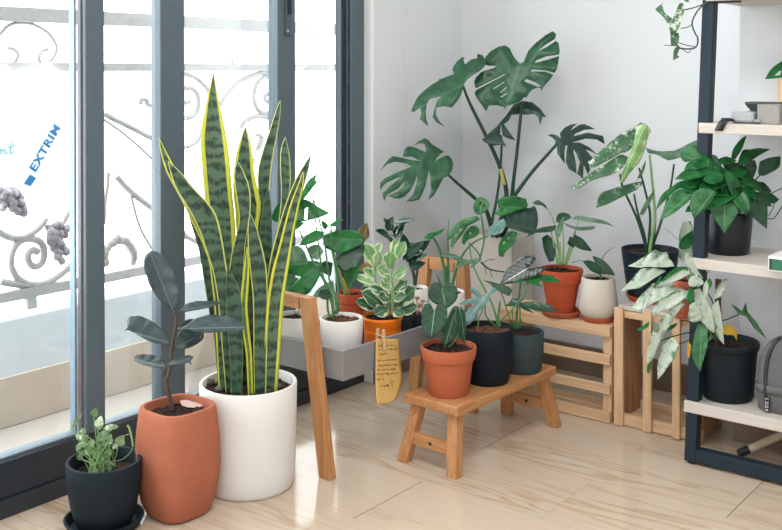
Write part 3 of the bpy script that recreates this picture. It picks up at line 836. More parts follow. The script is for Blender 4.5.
# grey felt pouch
pc = G(779, 415, .182); pa_, pb_ = ab(pc)
bag = thing('pouch', 'grey felt zip pouch with a strap standing on the lowest board', 'pouch', RM(pa_, pb_, .182))
def bagring(z, hw, hd, n=40):
    return [RM(pa_ + .01, pb_ - .045, .182) + N * (hw * math.copysign(abs(math.cos(t)) ** .5, math.cos(t))) + L * (hd * math.copysign(abs(math.sin(t)) ** .5, math.sin(t))) + Z * z for t in [2 * PI * k / n for k in range(n)]]
mb = MB(); rows = []
prof = [(0, .070, .040), (.004, .074, .044), (.05, .077, .046), (.10, .077, .045), (.135, .073, .042), (.165, .062, .036), (.19, .046, .028), (.203, .026, .014), (.206, .01, .006)]
for z, hw_, hd_ in prof: rows.append([mb.vert(p) for p in bagring(z, hw_, hd_)])
n = 40
for i in range(len(rows) - 1):
    for k in range(n): mb.face(rows[i][k], rows[i][(k + 1) % n], rows[i + 1][(k + 1) % n], rows[i + 1][k])
mb.face(*reversed(rows[0])); mb.face(*rows[-1])
mb.build('body', M['felt'], bag, smooth=4)
def bagpt(z, off=.001):     # zip runs up the front left shoulder
    for (z0, a0, d0), (z1, a1, d1) in zip(prof, prof[1:]):
        if z <= z1: t = (z - z0) / (z1 - z0); return a0 + (a1 - a0) * t, d0 + (d1 - d0) * t
    return prof[-1][1:]
zp = MB(); pts = []
for i in range(16):
    z = .035 + .168 * i / 15; a_, d_ = bagpt(z); t = PI * 1.385
    pts.append(RM(pa_ + .01, pb_ - .045, .182) + N * ((a_ + .001) * -abs(math.cos(t)) ** .5) + L * ((d_ + .001) * -abs(math.sin(t)) ** .5) + Z * z)
zp.tube(pts, .0055, 6).build('zip', plain('dark_grey_zip', (40, 48, 50), .5), bag, smooth=4)
st = MB(); ring = bagring(.052, .0795, .0485); ring2 = bagring(.075, .0795, .0485)
ids = [st.vert(p) for p in ring]; ids2 = [st.vert(p) for p in ring2]
for k in range(n): st.face(ids[k], ids[(k + 1) % n], ids2[(k + 1) % n], ids2[k])
st.build('strap', M['felt'], bag, smooth=4, solid=.003)
tabp = RM(pa_ + .01, pb_ - .045, .182) + N * -.040 + L * -.0515 + Z * .004
pull = MB().box(tabp + Z * .02, (.014, .004, .042)).build('zip_pull', M['black'], bag, bevel=.001)
ORG['zip_pull'] = ORG[bag.name]
lt = MB()
for i, sgm in enumerate(('0,0 1,1', '0,1 1,0', '0,2 1,2 1,3 0,3 0,2', '0,4 1,4 1,5 0,5 0,4', '0,6 0,7 1,7 1,6.4')):
    lt.tube([tabp - L * .0024 + N * (-.004 + .008 * float(w.split(',')[0])) + Z * (.003 + .0048 * float(w.split(',')[1])) for w in sgm.split()], .0007, 5)
lt.build('lettering', M['white'], pull)

# green and white box on the middle board
bp = G(768.2, 270.5, .59)
a_, b_ = ab(bp)
bx = thing('carton', 'small white and green carton lying flat on the middle board', 'box', RM(a_ + .06, b_ - .04, .59))
MB().rbox(a_, a_ + .13, b_ - .10, b_, .59, .629).build('box_body', M['white'], bx, bevel=.001)
MB().rbox(a_ + .003, a_ + .128, b_ - .0005, b_ + .0012, .593, .622).build('printed_panel', plain('green_print', (38, 104, 78), .5), bx)
MB().rbox(a_ + .003, a_ + .009, b_ + .0013, b_ + .0020, .593, .622).build('printed_edge', plain('dark_green_print', (16, 48, 40), .5), bx)
el = MB(); el.lathe(RM(a_ + .085, b_ - .05, .629), [(.022, 0), (.022, .001)], 30).build('printed_disc', plain('dark_disc_print', (30, 52, 46), .5), bx)

# small things on the third board
sz = .972
p = G(724, 124, sz) ; a_, b_ = ab(p); b_ = fb - .012
wt = thing('watch', 'black wrist watch with its strap hanging over the edge of the third board', 'watch', RM(a_, b_, sz))
mb = MB(); pts = []
for i in range(9):
    t = i / 8; pts.append((fb + .0095 + .006 * math.sin(t * 2), sz - .026 + .030 * t))
ctr = [RM(a_ - .022 + .012 * t / 8, fb + .011 + .002 * math.sin(t * .4), sz - .020 + .0245 * t / 8) for t in range(9)] + [RM(a_ - .006 + .010 * t / 6, fb + .008 - .026 * t / 6, sz + .007 + .004 * math.sin(t / 6 * PI)) for t in range(1, 7)]
r0 = []
for q in ctr: r0.append((mb.vert(q - N * .011), mb.vert(q + N * .011)))
for (a, b), (c, d) in zip(r0, r0[1:]): mb.face(a, b, d, c)
mb.build('strap', M['black'], wt, smooth=4, solid=.004)
MB().lathe(RM(a_ - .006, fb - .006, sz + .007), [(.014, 0), (.015, .002), (.015, .006), (.012, .008)], 28).build('watch_case', M['black'], wt, smooth=.6)
p = RM(a_ + .034, fb - .032, sz)
ad = thing('power_adapter', 'pale grey moulded adapter lying between the watch and the stone box', 'adapter', p)
MB().box(p + Z * .018, (.064, .036, .030)).build('body', plain('pale_grey_plastic', (160, 163, 166), .35), ad, bevel=.006)
MB().box(p + Z * .008 + N * .040 - L * .004, (.018, .022, .010)).build('arm', plain('pale_grey_plastic_arm', (150, 153, 157), .35), ad, bevel=.003)
MB().box(p + Z * .0025 + N * .01, (.066, .042, .005)).build('base', plain('dark_grey_plastic', (60, 64, 68), .4), ad, bevel=.001)
MB().lathe(p + Z * .033 + N * .012, [(.003, 0), (.003, .0015)], 14).build('button', M['black'], ad)
p = RM(a_ + .102, fb - .052, sz)
sb_ = thing('stone_box', 'square grey speckled box on the third board', 'box', p)
MB().box(p + Z * .027, (.060, .058, .054)).build('box_body', plain('grey_speckled_card', (150, 147, 142), .8, .2, 0, .25, 160, .2), sb_, bevel=.002)
p = RM(a_ + .066, fb - .118, sz)
dk = thing('camera_mount', 'black funnel shaped mount behind the adapter', 'mount', p)
mb = MB(); ids = []
for z, s0, s1 in ((.0, .030, .016), (.012, .030, .016), (.035, .038, .022), (.052, .050, .030), (.058, .050, .030)):
    ids.append([mb.vert(p + N * (s0 * x) + L * (s1 * y) + Z * z) for x, y in ((-1, -1), (1, -1), (1, 1), (-1, 1))])
for i in range(4):
    for k in range(4): mb.face(ids[i][k], ids[i][(k + 1) % 4], ids[i + 1][(k + 1) % 4], ids[i + 1][k])
mb.face(*reversed(ids[0])); mb.face(*ids[-1]); mb.build('hood', plain('dark_grey_hood', (66, 70, 72), .5), dk, bevel=.0015)
MB().box(p + Z * .018 - L * .018, (.010, .006, .012)).build('screw_knob', M['chrome'], dk, bevel=.001)

# broom handle lying on the floor under the lowest board
p0 = G(738, 454, .012); p1 = on_plane(806, 424, RM(0, pb + .026), L); dv = (p1 - p0).normalized()
br_ = thing('broom_handle', 'pale wooden handle with a black end tilted on the floor under the shelf', 'handle', (p0.x, p0.y, 0))
MB().tube([p0 + dv * .03, p1], .0115, 14).build('shaft', wood('pale_shaft', (214, 196, 168), (196, 174, 142), 'N', .5), br_, smooth=.8)
MB().tube([p0, p0 + dv * .004, p0 + dv * .034], [.009, .0122, .0122], 14).build('end_cap', M['black'], br_, smooth=.8)
# ---------- pots
M['soil'] = plain('dark_potting_soil', (58, 46, 40), .95, .1, 0, .45, 140, .6, .003)
M['soilbrown'] = plain('brown_bark_soil', (104, 74, 56), .95, .1, 0, .5, 110, .6, .003)
M['terra'] = plain('terracotta', (176, 96, 66), .8, .2, 0, .14, 26, .2)
M['terrapale'] = plain('pale_terracotta', (170, 102, 78), .85, .15, 0, .16, 18, .2)
M['terraorange'] = plain('orange_terracotta', (180, 82, 52), .75, .2, 0, .10, 24, .2)
M['orange'] = plain('orange_plastic', (236, 122, 22), .4, .4, 0, .05, 30, .05)
M['whitepot'] = plain('white_speckled_ceramic', (226, 224, 220), .5, .4, 0, .04, 260, .12)
M['creampot'] = plain('beige_ceramic', (206, 198, 187), .6, .3, 0, .05, 160, .1)
M['blackpot'] = plain('black_plastic_pot', (17, 27, 33), .65, .3, 0, .10, 120, .15)
M['slatepot'] = plain('blue_black_ceramic', (19, 32, 40), .7, .25, 0, .10, 160, .15)
M['navypot'] = plain('navy_black_ceramic', (15, 23, 33), .7, .25, 0, .12, 200, .15)
M['greenpot'] = plain('grey_green_concrete', (54, 67, 69), .8, .25, 0, .14, 130, .2)
M['planter'] = plain('beige_planter', (206, 200, 192), .75, .2, 0, .03, 60, .1)
M['stone'] = plain('dark_pebble', (92, 86, 82), .7, .3, 0, .3, 60, .2)
def potted(name, label, cat, c, potm, mat, soilz, soilr, soilmat='soil', group=None, sq=0, rot=0.0, smooth=.7):
    t = thing(name, label, cat, c, group)
    p = potm.build('pot', mat, t, smooth=smooth)
    soil_mesh(Vector(c) + Z * soilz, soilr, sq=sq, rot=rot).build('soil', M[soilmat], t, smooth=4)
    return t, p
def saucer(label, c, r, h, mat, name='saucer'):
    mb = MB().lathe(c, [(r * .5, 0), (r * .84, 0), (r * .88, .003), (r, h - .002), (r, h), (r - .006, h), (r * .84, .006), (r * .4, .006)], 48)
    return tag(mb.build(name, mat, at=c, smooth=.7), label, 'saucer')
SAUCER_IN = .0065

# small black pot in its saucer
c = G(104.5, 525); c.z = 0; c += Vector((.001, -.006, 0))
saucer('dark saucer on the floor under the small black pot', c, .096, .026, M['slatepot'])
cA = c + Z * SAUCER_IN
rimz = (P(104, 459, c.y)).z
plA, _ = potted('potted_plant', 'small black pot of pale speckled seedlings in a saucer by the window', 'plant', cA,
    pot_mesh(cA, .064, .0905, rimz - cA.z, wall=.009, belly=[(.01, .068), (.05, .080), (.11, .0895)]), M['slatepot'], rimz - cA.z - .035, .078)

# squarish terracotta planter
c = G(178, 512); c.z = 0; cB = c
rB = math.radians(50); zB = P(175, 405, c.y).z
plB, _ = potted('rubber_plant', 'dark leaved rubber plant in a tall squarish terracotta planter on the floor', 'plant', c,
    pot_mesh(c, .060, .0835, zB, wall=.012, belly=[(.006, .069), (.03, .080), (.08, .0905), (.13, .0945), (.19, .0925), (zB - .02, .0865)], sq=3.2, rot=rB), M['terrapale'], zB - .022, .0705, sq=3.2, rot=rB)

# white pot of the snake plant
c = G(248.5, 484); c.z = 0; cS = c; zS = P(248.5, 381, c.y).z
plS, _ = potted('snake_plant', 'tall yellow edged snake plant in a white cylinder pot on the floor', 'plant', c,
    pot_mesh(c, .118, .131, zS, wall=.010, belly=[(.012, .122), (.05, .1255), (.2, .130)], depth=.03), M['whitepot'], zS - .022, .119)
for x, y, r in ((208, 382, .016), (219, 389, .011), (254, 377, .020), (243, 379, .012), (276, 386, .013), (268, 390, .010), (234, 391, .010)):
    q = G(x, y, zS - .020 + r * .3)
    tag(MB().ball(q, r, 12, 8, .06, (1.2, 1, .7)).build('pebble', M['stone'], at=q, smooth=4), 'dark round pebble on the soil of the white snake plant pot', 'pebble', 'pebbles in the white snake plant pot')

# pots in the tray
def tray_pt(px, py, z, Y=None):
    p = G(px, py, z) if Y is None else P(px, py, Y); return Vector((p.x, p.y, TF))
zr = .400
cT1 = tray_pt(296, 314.5, zr); plT1, _ = potted('potted_plant', 'round white pot at the near left corner of the grey tray', 'plant', cT1,
    pot_mesh(cT1, .044, .057, zr - TF, wall=.006, belly=[(.02, .050), (.06, .056)]), M['whitepot'], zr - TF - .014, .050)
cT2 = tray_pt(341.5, 317, zr); plT2, _ = potted('potted_plant', 'broad leaved green plant in a round white pot behind the tray corner', 'plant', cT2,
    pot_mesh(cT2, .046, .063, zr - TF, wall=.006, belly=[(.015, .052), (.04, .058), (.08, .062)]), M['whitepot'], zr - TF - .012, .056, 'soilbrown')
cT3 = tray_pt(352, 292, .43); plT3, _ = potted('potted_plant', 'reddish terracotta pot at the window side of the grey tray', 'plant', cT3,
    pot_mesh(cT3, .036, .048, .43 - TF, rim=.004, rimh=.03, wall=.006), M['terraorange'], .43 - TF - .014, .041)
cT4 = tray_pt(382.5, 315.5, .386); plT4, _ = potted('variegated_plant', 'cream and green variegated plant in a bright orange pot in the tray', 'plant', cT4,
    pot_mesh(cT4, .050, .061, .386 - TF, rim=.003, rimh=.012, wall=.004), M['orange'], .386 - TF - .012, .056)
zq = .372
cT5 = tray_pt(413, 313, zq); r5 = math.radians(40)
plT5, _ = potted('potted_plant', 'small square black pot of dried pink rosettes beside the orange pot', 'plant', cT5,
    pot_mesh(cT5, .026, .031, zq - TF, wall=.003, sq=9, rot=-SA), M['blackpot'], zq - TF - .01, .026, sq=9, rot=-SA)
cT6 = tray_pt(415, 287, .425); plT6, _ = potted('zz_plant', 'dark glossy plant in a white pot behind the orange pot', 'plant', cT6,
    pot_mesh(cT6, .034, .042, .425 - TF, wall=.005, belly=[(.05, .039)]), M['whitepot'], .425 - TF - .014, .036)
cT7 = tray_pt(446.5, 291, .410); plT7, _ = potted('alocasia', 'striped stem plant in a white bowl at the far end of the tray', 'plant', cT7,
    pot_mesh(cT7, .044, .0585, .41 - TF, wall=.005, belly=[(.03, .052), (.08, .058)]), M['whitepot'], .41 - TF - .012, .052, 'soilbrown')

# pots on the bench
c = G(448.5, 393, tz); cN1 = c; zh = P(448, 345.5, c.y).z - tz
plN1, _ = potted('anthurium', 'heart leaved plant in a terracotta pot at the near end of the bench', 'plant', c,
    pot_mesh(c, .058, .081, zh, rim=.006, rimh=.036, wall=.008), M['terra'], zh - .014, .072)
c = G(487.5, 381, tz); cN2 = c; zh2 = P(486, 326.5, c.y).z - tz
plN2, _ = potted('climbing_plant', 'split leaved climbing plant in a navy black pot in the middle of the bench', 'plant', c,
    pot_mesh(c, .061, .0785, zh2, wall=.007, belly=[(.015, .066), (.10, .076)]), M['navypot'], zh2 - .016, .069, 'soilbrown')
c = G(522, 370, tz); cN3 = c; zh3 = P(522, 330.5, c.y).z - tz
plN3, _ = potted('alocasia', 'white veined dark leaf plant in a grey green pot at the far bench end', 'plant', c,
    pot_mesh(c, .057, .0675, zh3, wall=.007, belly=[(.012, .061), (.06, .066)]), M['greenpot'], zh3 - .012, .060)

# big beige planter behind the low crate
pcn = G(512, 380); 
pl0 = Vector((.438, 3.66, 0)); pa0, pb0 = ab(pl0)
plM = thing('monstera', 'large monstera in a tall beige planter standing in the corner', 'plant', RM(pa0 - .14, pb0 - .08, 0))
zP = P(512, 239, 3.66).z
mb = MB(); x0, x1, y0, y1 = pa0 - .277, pa0, pb0 - .160, pb0
mb.rbox(x0, x1, y1 - .012, y1, 0, zP).rbox(x0, x1, y0, y0 + .012, 0, zP).rbox(x0, x0 + .012, y0 + .012, y1 - .012, 0, zP).rbox(x1 - .012, x1, y0 + .012, y1 - .012, 0, zP).rbox(x0 + .012, x1 - .012, y0 + .012, y1 - .012, 0, zP - .06)
mb.build('planter', M['planter'], plM, bevel=.003)
sm = MB(); 
for i in range(120):
    sm.ball(RM(random.uniform(x0 + .016, x1 - .016), random.uniform(y0 + .016, y1 - .016), zP - .052), random.uniform(.004, .009), 5, 4, .25)
sm.rbox(x0 + .012, x1 - .012, y0 + .012, y1 - .012, zP - .060, zP - .05)
sm.build('soil', M['soil'], plM)
MSTEM = RM(pa0 - .12, pb0 - .085, zP - .05)

# low crate
c = G(561, 315, .307); cK1 = c; saucer('terracotta saucer under the orange terracotta pot on the low crate', c, .068, .019, M['terra'])
c = c + Z * SAUCER_IN; zk = P(560, 268.5, c.y).z - c.z
plK1, _ = potted('potted_plant', 'orange terracotta pot of upright green leaves on the low crate', 'plant', c,
    pot_mesh(c, .043, .073, zk, rim=.005, rimh=.042, wall=.007), M['terraorange'], zk - .012, .065)
cK1 = c
c = G(598, 320.5, .307); saucer('terracotta saucer under the tapered white pot on the low crate', c, .0545, .018, M['terra'])
c = c + Z * SAUCER_IN; zk2 = P(603, 277, c.y).z - c.z
plK2, _ = potted('seedling', 'small seedling in a tapered white pot on the low crate', 'plant', c,
    pot_mesh(c, .040, .0535, zk2, wall=.006, belly=[(.010, .050), (.03, .0625), (.05, .0635), (.08, .060)]), M['creampot'], zk2 - .012, .046)
cK2 = c
# tall crate
c = G(650, 300, .373); saucer('orange saucer under the ribbed black pot on the tall crate', c, .077, .018, M['terraorange'])
c = c + Z * SAUCER_IN; zk3 = P(649.5, 248.5, c.y).z - c.z; cK3 = c
ribs = []
for i in range(7):
    z = zk3 - .012 - i * .009; r = .070 + (.0925 - .070) * z / zk3; ribs = [(z - .0055, r - .0004), (z - .0035, r - .0034), (z, r)] + ribs
plK3, _ = potted('variegated_monstera', 'white flecked monstera in a ribbed black pot on the tall crate', 'plant', c,
    pot_mesh(c, .070, .0925, zk3, wall=.005, belly=ribs), plain('blue_black_ribbed_pot', (20, 34, 44), .55, .3, 0, .12, 60, .15), zk3 - .016, .084)
c = G(692, 317, .373); a_, b_ = ab(c); a_ = min(a_, 1.128); c = RM(a_, b_, .373)
saucer('terracotta saucer partly hidden by white leaves at the right of the tall crate', c, .052, .015, M['terra'])
c = c + Z * SAUCER_IN; zk4 = P(692, 279, c.y).z - c.z; cK4 = c
plK4, _ = potted('potted_plant', 'terracotta pot half hidden behind the white leaves beside the shelf post', 'plant', c,
    pot_mesh(c, .036, .050, zk4, rim=.004, rimh=.028, wall=.006), M['terra'], zk4 - .012, .043)

# shelf pots
c = G(727, 397, .182); cH1 = c; zh5 = P(726, 340, c.y).z - .182
plH1, _ = potted('aglaonema', 'white leaved trailing plant in a black pot on the lowest board', 'plant', c,
    pot_mesh(c, .068, .089, zh5, rim=.004, rimh=.022, wall=.006, belly=[(.012, .073)]), M['blackpot'], zh5 - .022, .079)
c = G(727.5, 252.5, .59); cH2 = c; zh6 = P(728, 212, c.y).z - .59
plH2, _ = potted('pothos', 'bushy green pothos in a black pot on the middle board', 'plant', c,
    pot_mesh(c, .060, .0705, zh6, wall=.005, belly=[(.012, .062)]), plain('glossy_black_pot', (14, 21, 27), .35, .4, 0, .1, 90, .05), zh6 - .012, .063)
p = G(791, 121, .972); cH3 = p
plH3, _ = potted('potted_plant', 'pale wooden pot of holed leaves at the end of the third board', 'plant', cH3,
    pot_mesh(cH3, .032, .036, .125, wall=.005), wood('turned_wood', (222, 188, 148), (200, 160, 118), 'Z', .5), .11, .030)
# ---------- leaf materials
M['mon'] = leafmat('monstera_leaf', (60, 114, 80), (104, 146, 110), rough=.38, dark=(42, 88, 62), nv=7, vs=.08)
M['mondark'] = leafmat('monstera_leaf_shaded', (40, 74, 60), (84, 116, 96), rough=.4, dark=(28, 56, 46), nv=7, vs=.07, trans=.1)  # darker copy of the monstera leaf, with the shade put into its colour
M['snake'] = leafmat('snake_plant_leaf', (86, 112, 86), (98, 126, 96), (206, 208, 66), rough=.42, kind='snake', dark=(34, 58, 46), trans=.12, vs=.34)
M['snakethin'] = leafmat('snake_plant_thin_edge', (74, 102, 78), (98, 126, 96), (196, 204, 110), rough=.42, kind='snake', dark=(28, 50, 42), trans=.12, vs=.16)
M['snakedark'] = leafmat('snake_plant_dark', (62, 92, 70), (98, 126, 96), (120, 150, 92), rough=.42, kind='snake', dark=(24, 46, 38), trans=.08, vs=.05)
M['snakegold'] = leafmat('snake_plant_gold', (96, 124, 70), (98, 126, 96), (196, 200, 56), rough=.42, kind='snake', dark=(70, 100, 56), trans=.15, vs=.6)
M['rubber'] = leafmat('rubber_leaf', (48, 64, 64), (104, 116, 112), rough=.26, dark=(36, 52, 54), nv=14, vs=.12, trans=.05)
M['green'] = leafmat('mid_green_leaf', (44, 136, 64), (104, 170, 100), rough=.32, dark=(26, 104, 50), nv=8, vs=.09, trans=.4)
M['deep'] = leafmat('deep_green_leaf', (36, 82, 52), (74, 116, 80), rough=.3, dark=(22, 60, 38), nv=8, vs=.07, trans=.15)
M['zz'] = leafmat('glossy_dark_leaf', (40, 84, 62), (96, 132, 108), rough=.25, dark=(26, 58, 44), nv=6, vs=.07, trans=.1)
M['pep'] = leafmat('cream_edged_leaf', (82, 126, 96), (168, 196, 146), (208, 218, 186), rough=.4, kind='cream', dark=(60, 102, 76), trans=.25)
M['lime'] = leafmat('cream_tip_leaf', (150, 188, 132), (204, 220, 176), (218, 228, 196), rough=.4, kind='cream', dark=(116, 162, 106), trans=.3)
M['anth'] = leafmat('velvet_leaf', (34, 76, 52), (136, 168, 136), rough=.5, dark=(24, 58, 40), nv=4, vs=.22, veinw=.03, lw=.06, trans=.08)
M['aloc'] = leafmat('white_veined_leaf', (34, 56, 52), (226, 234, 222), (170, 190, 176), rough=.35, dark=(24, 42, 40), nv=6, vs=.75, veinw=.03, lw=.04, trans=.06)
M['silver'] = leafmat('silver_blue_leaf', (118, 154, 150), (160, 186, 180), rough=.35, dark=(84, 124, 118), nv=6, vs=.1, trans=.15)
M['pale'] = leafmat('grey_green_leaf', (120, 156, 128), (160, 188, 160), rough=.4, dark=(86, 128, 98), nv=7, vs=.12, trans=.25)
M['speck'] = leafmat('flecked_leaf', (78, 122, 86), (150, 180, 150), (222, 230, 214), rough=.4, kind='speck', dark=(56, 100, 66), trans=.2)
M['roll'] = leafmat('new_cream_leaf', (164, 200, 138), (210, 226, 184), (216, 228, 190), rough=.4, kind='cream', dark=(130, 178, 108), trans=.3)
M['whiteleaf'] = leafmat('white_green_leaf', (84, 128, 84), (176, 196, 172), (200, 212, 198), rough=.45, kind='white', dark=(52, 102, 56), trans=.2)
M['pothos'] = leafmat('pothos_leaf', (38, 122, 60), (110, 160, 104), rough=.28, dark=(22, 88, 44), nv=8, vs=.07, veinw=.025, trans=.2)
M['veined'] = leafmat('pale_veined_leaf', (82, 140, 92), (168, 200, 166), rough=.35, veinw=.025, dark=(44, 108, 60), nv=10, vs=.12, trans=.25)
M['yellow'] = leafmat('yellow_leaf', (214, 176, 40), (226, 200, 90), rough=.5, dark=(190, 140, 34), trans=.3)
M['brown'] = leafmat('browned_leaf', (150, 112, 50), (190, 150, 70), rough=.6, dark=(84, 72, 40), trans=.2)
M['seed'] = leafmat('speckled_seedling_leaf', (138, 166, 120), (200, 214, 186), (218, 228, 210), rough=.5, kind='speck', dark=(92, 134, 80), trans=.3)
M['stem'] = plain('green_stem', (72, 122, 72), .45, .4, 0, .15, 40, .1)
M['stemdark'] = plain('dark_green_stem', (44, 74, 54), .5, .4, 0, .2, 40, .1)
M['stembrown'] = plain('brown_stem', (84, 70, 64), .7, .3, 0, .25, 60, .3)
M['stempale'] = plain('pale_stem', (136, 172, 112), .5, .4, 0, .12, 40, .1)
M['dry'] = plain('dried_rosette', (186, 150, 138), .8, .2, 0, .25, 90, .2)

def one(parent, mat, *a, **k):
    mb = MB(); leafpoly(mb, *a, **k); return mb.build('leaf', M[mat], parent, smooth=4, solid=.0012)
def foliage(parent, mat, leaves, off, Y, name='foliage', sc=5.0, solid=.0010, **kw):
    mb = MB()
    for lf in leaves:
        txt, base, tip, dY, n = lf[:5]; k = dict(kw); k.update(lf[5] if len(lf) > 5 else {})
        o = k.pop('off', off)
        leafpoly(mb, o, txt, base, tip, Y + dY, n, sc=sc, **k)
    return mb.build(name, M[mat], parent, smooth=4, solid=solid)

# ---------- monstera in the corner
A5 = (470, 25); k53 = dict(sc=5.3)
one(plM, 'mon', A5, '265,205 240,180 222,150 210,125 185,112 150,118 110,145 80,180 78,215 100,222 142,220 128,232 60,258 32,282 22,310 28,336 32,342 185,261 187,265 33,350 25,365 35,395 60,425 85,460 100,430 140,425 180,434 187,450 192,430 230,420 268,405 285,385 300,385 312,365 330,345 355,335 375,338 379,356 387,335 410,310 432,284 441,268 400,252 320,247 330,238 400,246 446,260 457,245 466,210 471,174 410,188 340,203 352,188 400,172 470,165 475,140 468,105 455,90 405,120 358,141 400,108 450,77 456,52 437,38 400,55 350,95 310,135 295,170 285,195',
    (265, 205), (187, 440), 3.60, (-.1, -.93, .3), fold=.12, holes=('122,338 180,300 184,304 126,342', '157,357 192,329 196,333 161,362', '160,381 196,360 200,365 166,385', '288,294 300,289 350,308 374,326 366,333 340,322 290,302'), rnd=False, jit=0, **k53)
one(plM, 'mon', (410, 30), '285,290 300,265 330,240 370,215 395,190 400,160 385,130 365,118 352,125 355,145 340,150 320,155 290,175 280,155 285,138 275,132 250,160 228,185 222,205 232,230 210,237 160,255 155,250 150,262 110,290 70,320 40,355 20,395 5,430 20,435 40,420 55,415 60,440 50,470 95,503 85,470 82,430 90,390 105,365 165,350 140,385 125,430 118,460 140,485 180,502 150,475 135,445 140,410 180,402 220,405 250,375 268,345 280,310',
    (285, 290), (15, 430), 3.55, (-.25, -.8, .55), fold=-.1, rnd=False, jit=0, **k53)
one(plM, 'mon', (375, 130), '490,300 510,270 518,225 505,190 480,173 455,178 420,195 398,210 405,190 430,165 452,152 420,130 375,100 350,78 320,70 285,82 255,107 290,98 318,105 330,130 332,155 310,150 270,125 235,118 205,125 185,145 180,185 240,180 300,212 240,203 165,187 110,185 85,205 55,240 32,272 75,235 130,215 200,228 245,245 220,255 150,280 60,325 35,350 32,385 42,400 45,380 75,350 150,315 172,318 110,362 48,420 50,435 62,475 70,448 80,430 150,390 192,346 196,352 185,378 140,414 85,434 130,455 160,455 195,440 235,400 260,350 280,300 275,350 258,410 240,440 205,475 245,475 290,465 310,430 335,370 355,270 365,310 370,400 350,465 385,440 420,380 455,315 470,312',
    (470, 290), (60, 430), 3.50, (.25, -.85, .5), fold=.1, rnd=False, jit=0, sc=6.62)
one(plM, 'mondark', (480, 100), '395,205 380,225 375,200 360,185 340,178 355,170 380,175 405,192 400,165 425,135 460,117 490,115 470,130 455,150 500,120 530,112 560,125 578,140 530,140 480,165 470,178 540,160 590,160 620,175 638,208 590,190 530,190 480,205 460,210 500,212 550,235 590,270 545,250 530,245 560,275 582,300 575,325 555,300 540,300 555,345 540,370 525,335 520,325 515,395 495,375 485,370 500,310 485,270 470,245 468,260 480,320 482,365 445,345 430,310 432,260 438,228 428,225 422,270 425,315 400,285 388,265 385,235',
    (395, 205), (515, 390), 3.5, (.3, -.8, .5), fold=-.1, rnd=False, jit=0)
one(plM, 'mondark', (480, 90), '150,60 190,48 230,52 265,75 285,100 290,106 275,108 262,140 258,115 240,101 200,103 165,106 140,109 125,135 105,150 130,185 155,212 120,205 100,197 92,150 88,195 115,243 95,235 60,240 25,232 8,220 40,190 75,160 90,140 110,118 130,90',
    (185, 60), (12, 222), 3.6, (-.2, -.75, .6), fold=-.2, rnd=False, jit=0, sc=4.414)
one(plM, 'mondark', (430, 150), '395,370 420,340 480,325 550,310 565,330 572,380 560,430 540,447 480,435 420,415 400,400', (405, 385), (560, 430), 3.50, 'U', fold=.15, jit=0, **k53)
sm = MB()
def stemM(off, txt, Y, r, sc=5.0, Y2=None): px_tube(sm, off, txt, Y, r, sc, Y2=Y2, end=MSTEM)
stemM((480, 90), '185,70 180,110 165,260 148,400 140,480 120,600', 3.60, (.0052, .0085), 4.414, Y2=3.66)
stemM((0, 0), '463,86 467,97 472,108 478,120 487,138 495,155 502,173 506,190 505,208', 3.56, (.0048, .0095), 1.0, Y2=3.65)
stemM((375, 130), '488,300 560,365 662,452 730,520 770,640', 3.52, (.0045, .010), 6.62, Y2=3.68)
stemM((480, 100), '395,208 340,270 260,360 175,475 120,560 90,650', 3.5, (.0048, .0095), Y2=3.66)
stemM((480, 90), '94,200 95,260 85,400 70,500 50,610', 3.61, (.0035, .006), 4.414, Y2=3.66)
sm.build('stem', M['stemdark'], plM, smooth=4)
yl = MB(); px_tube(yl, (480, 100), '104,345 112,385 122,425', 3.612, .0068, 5.0); yl.build('yellow_sheath', plain('yellow_sheath', (186, 174, 84), .6), plM, smooth=4)
ml = [('0,470 30,440 55,395 75,370 110,365 120,340 80,310 40,330 10,400', (100, 340), (10, 460), 0, 'F')]
foliage(plM, 'green', [
    ('360,300 370,265 395,245 430,255 455,270 470,265 490,255 512,275 515,300 500,320 470,322 430,330 405,345 395,365 375,345', (400, 260), (500, 300), 0, 'F', dict(holes=('372,300 380,296 384,304 376,308', '382,268 388,266 390,274 384,276'))),
    ], (430, 150), 3.52, sc=5.3)

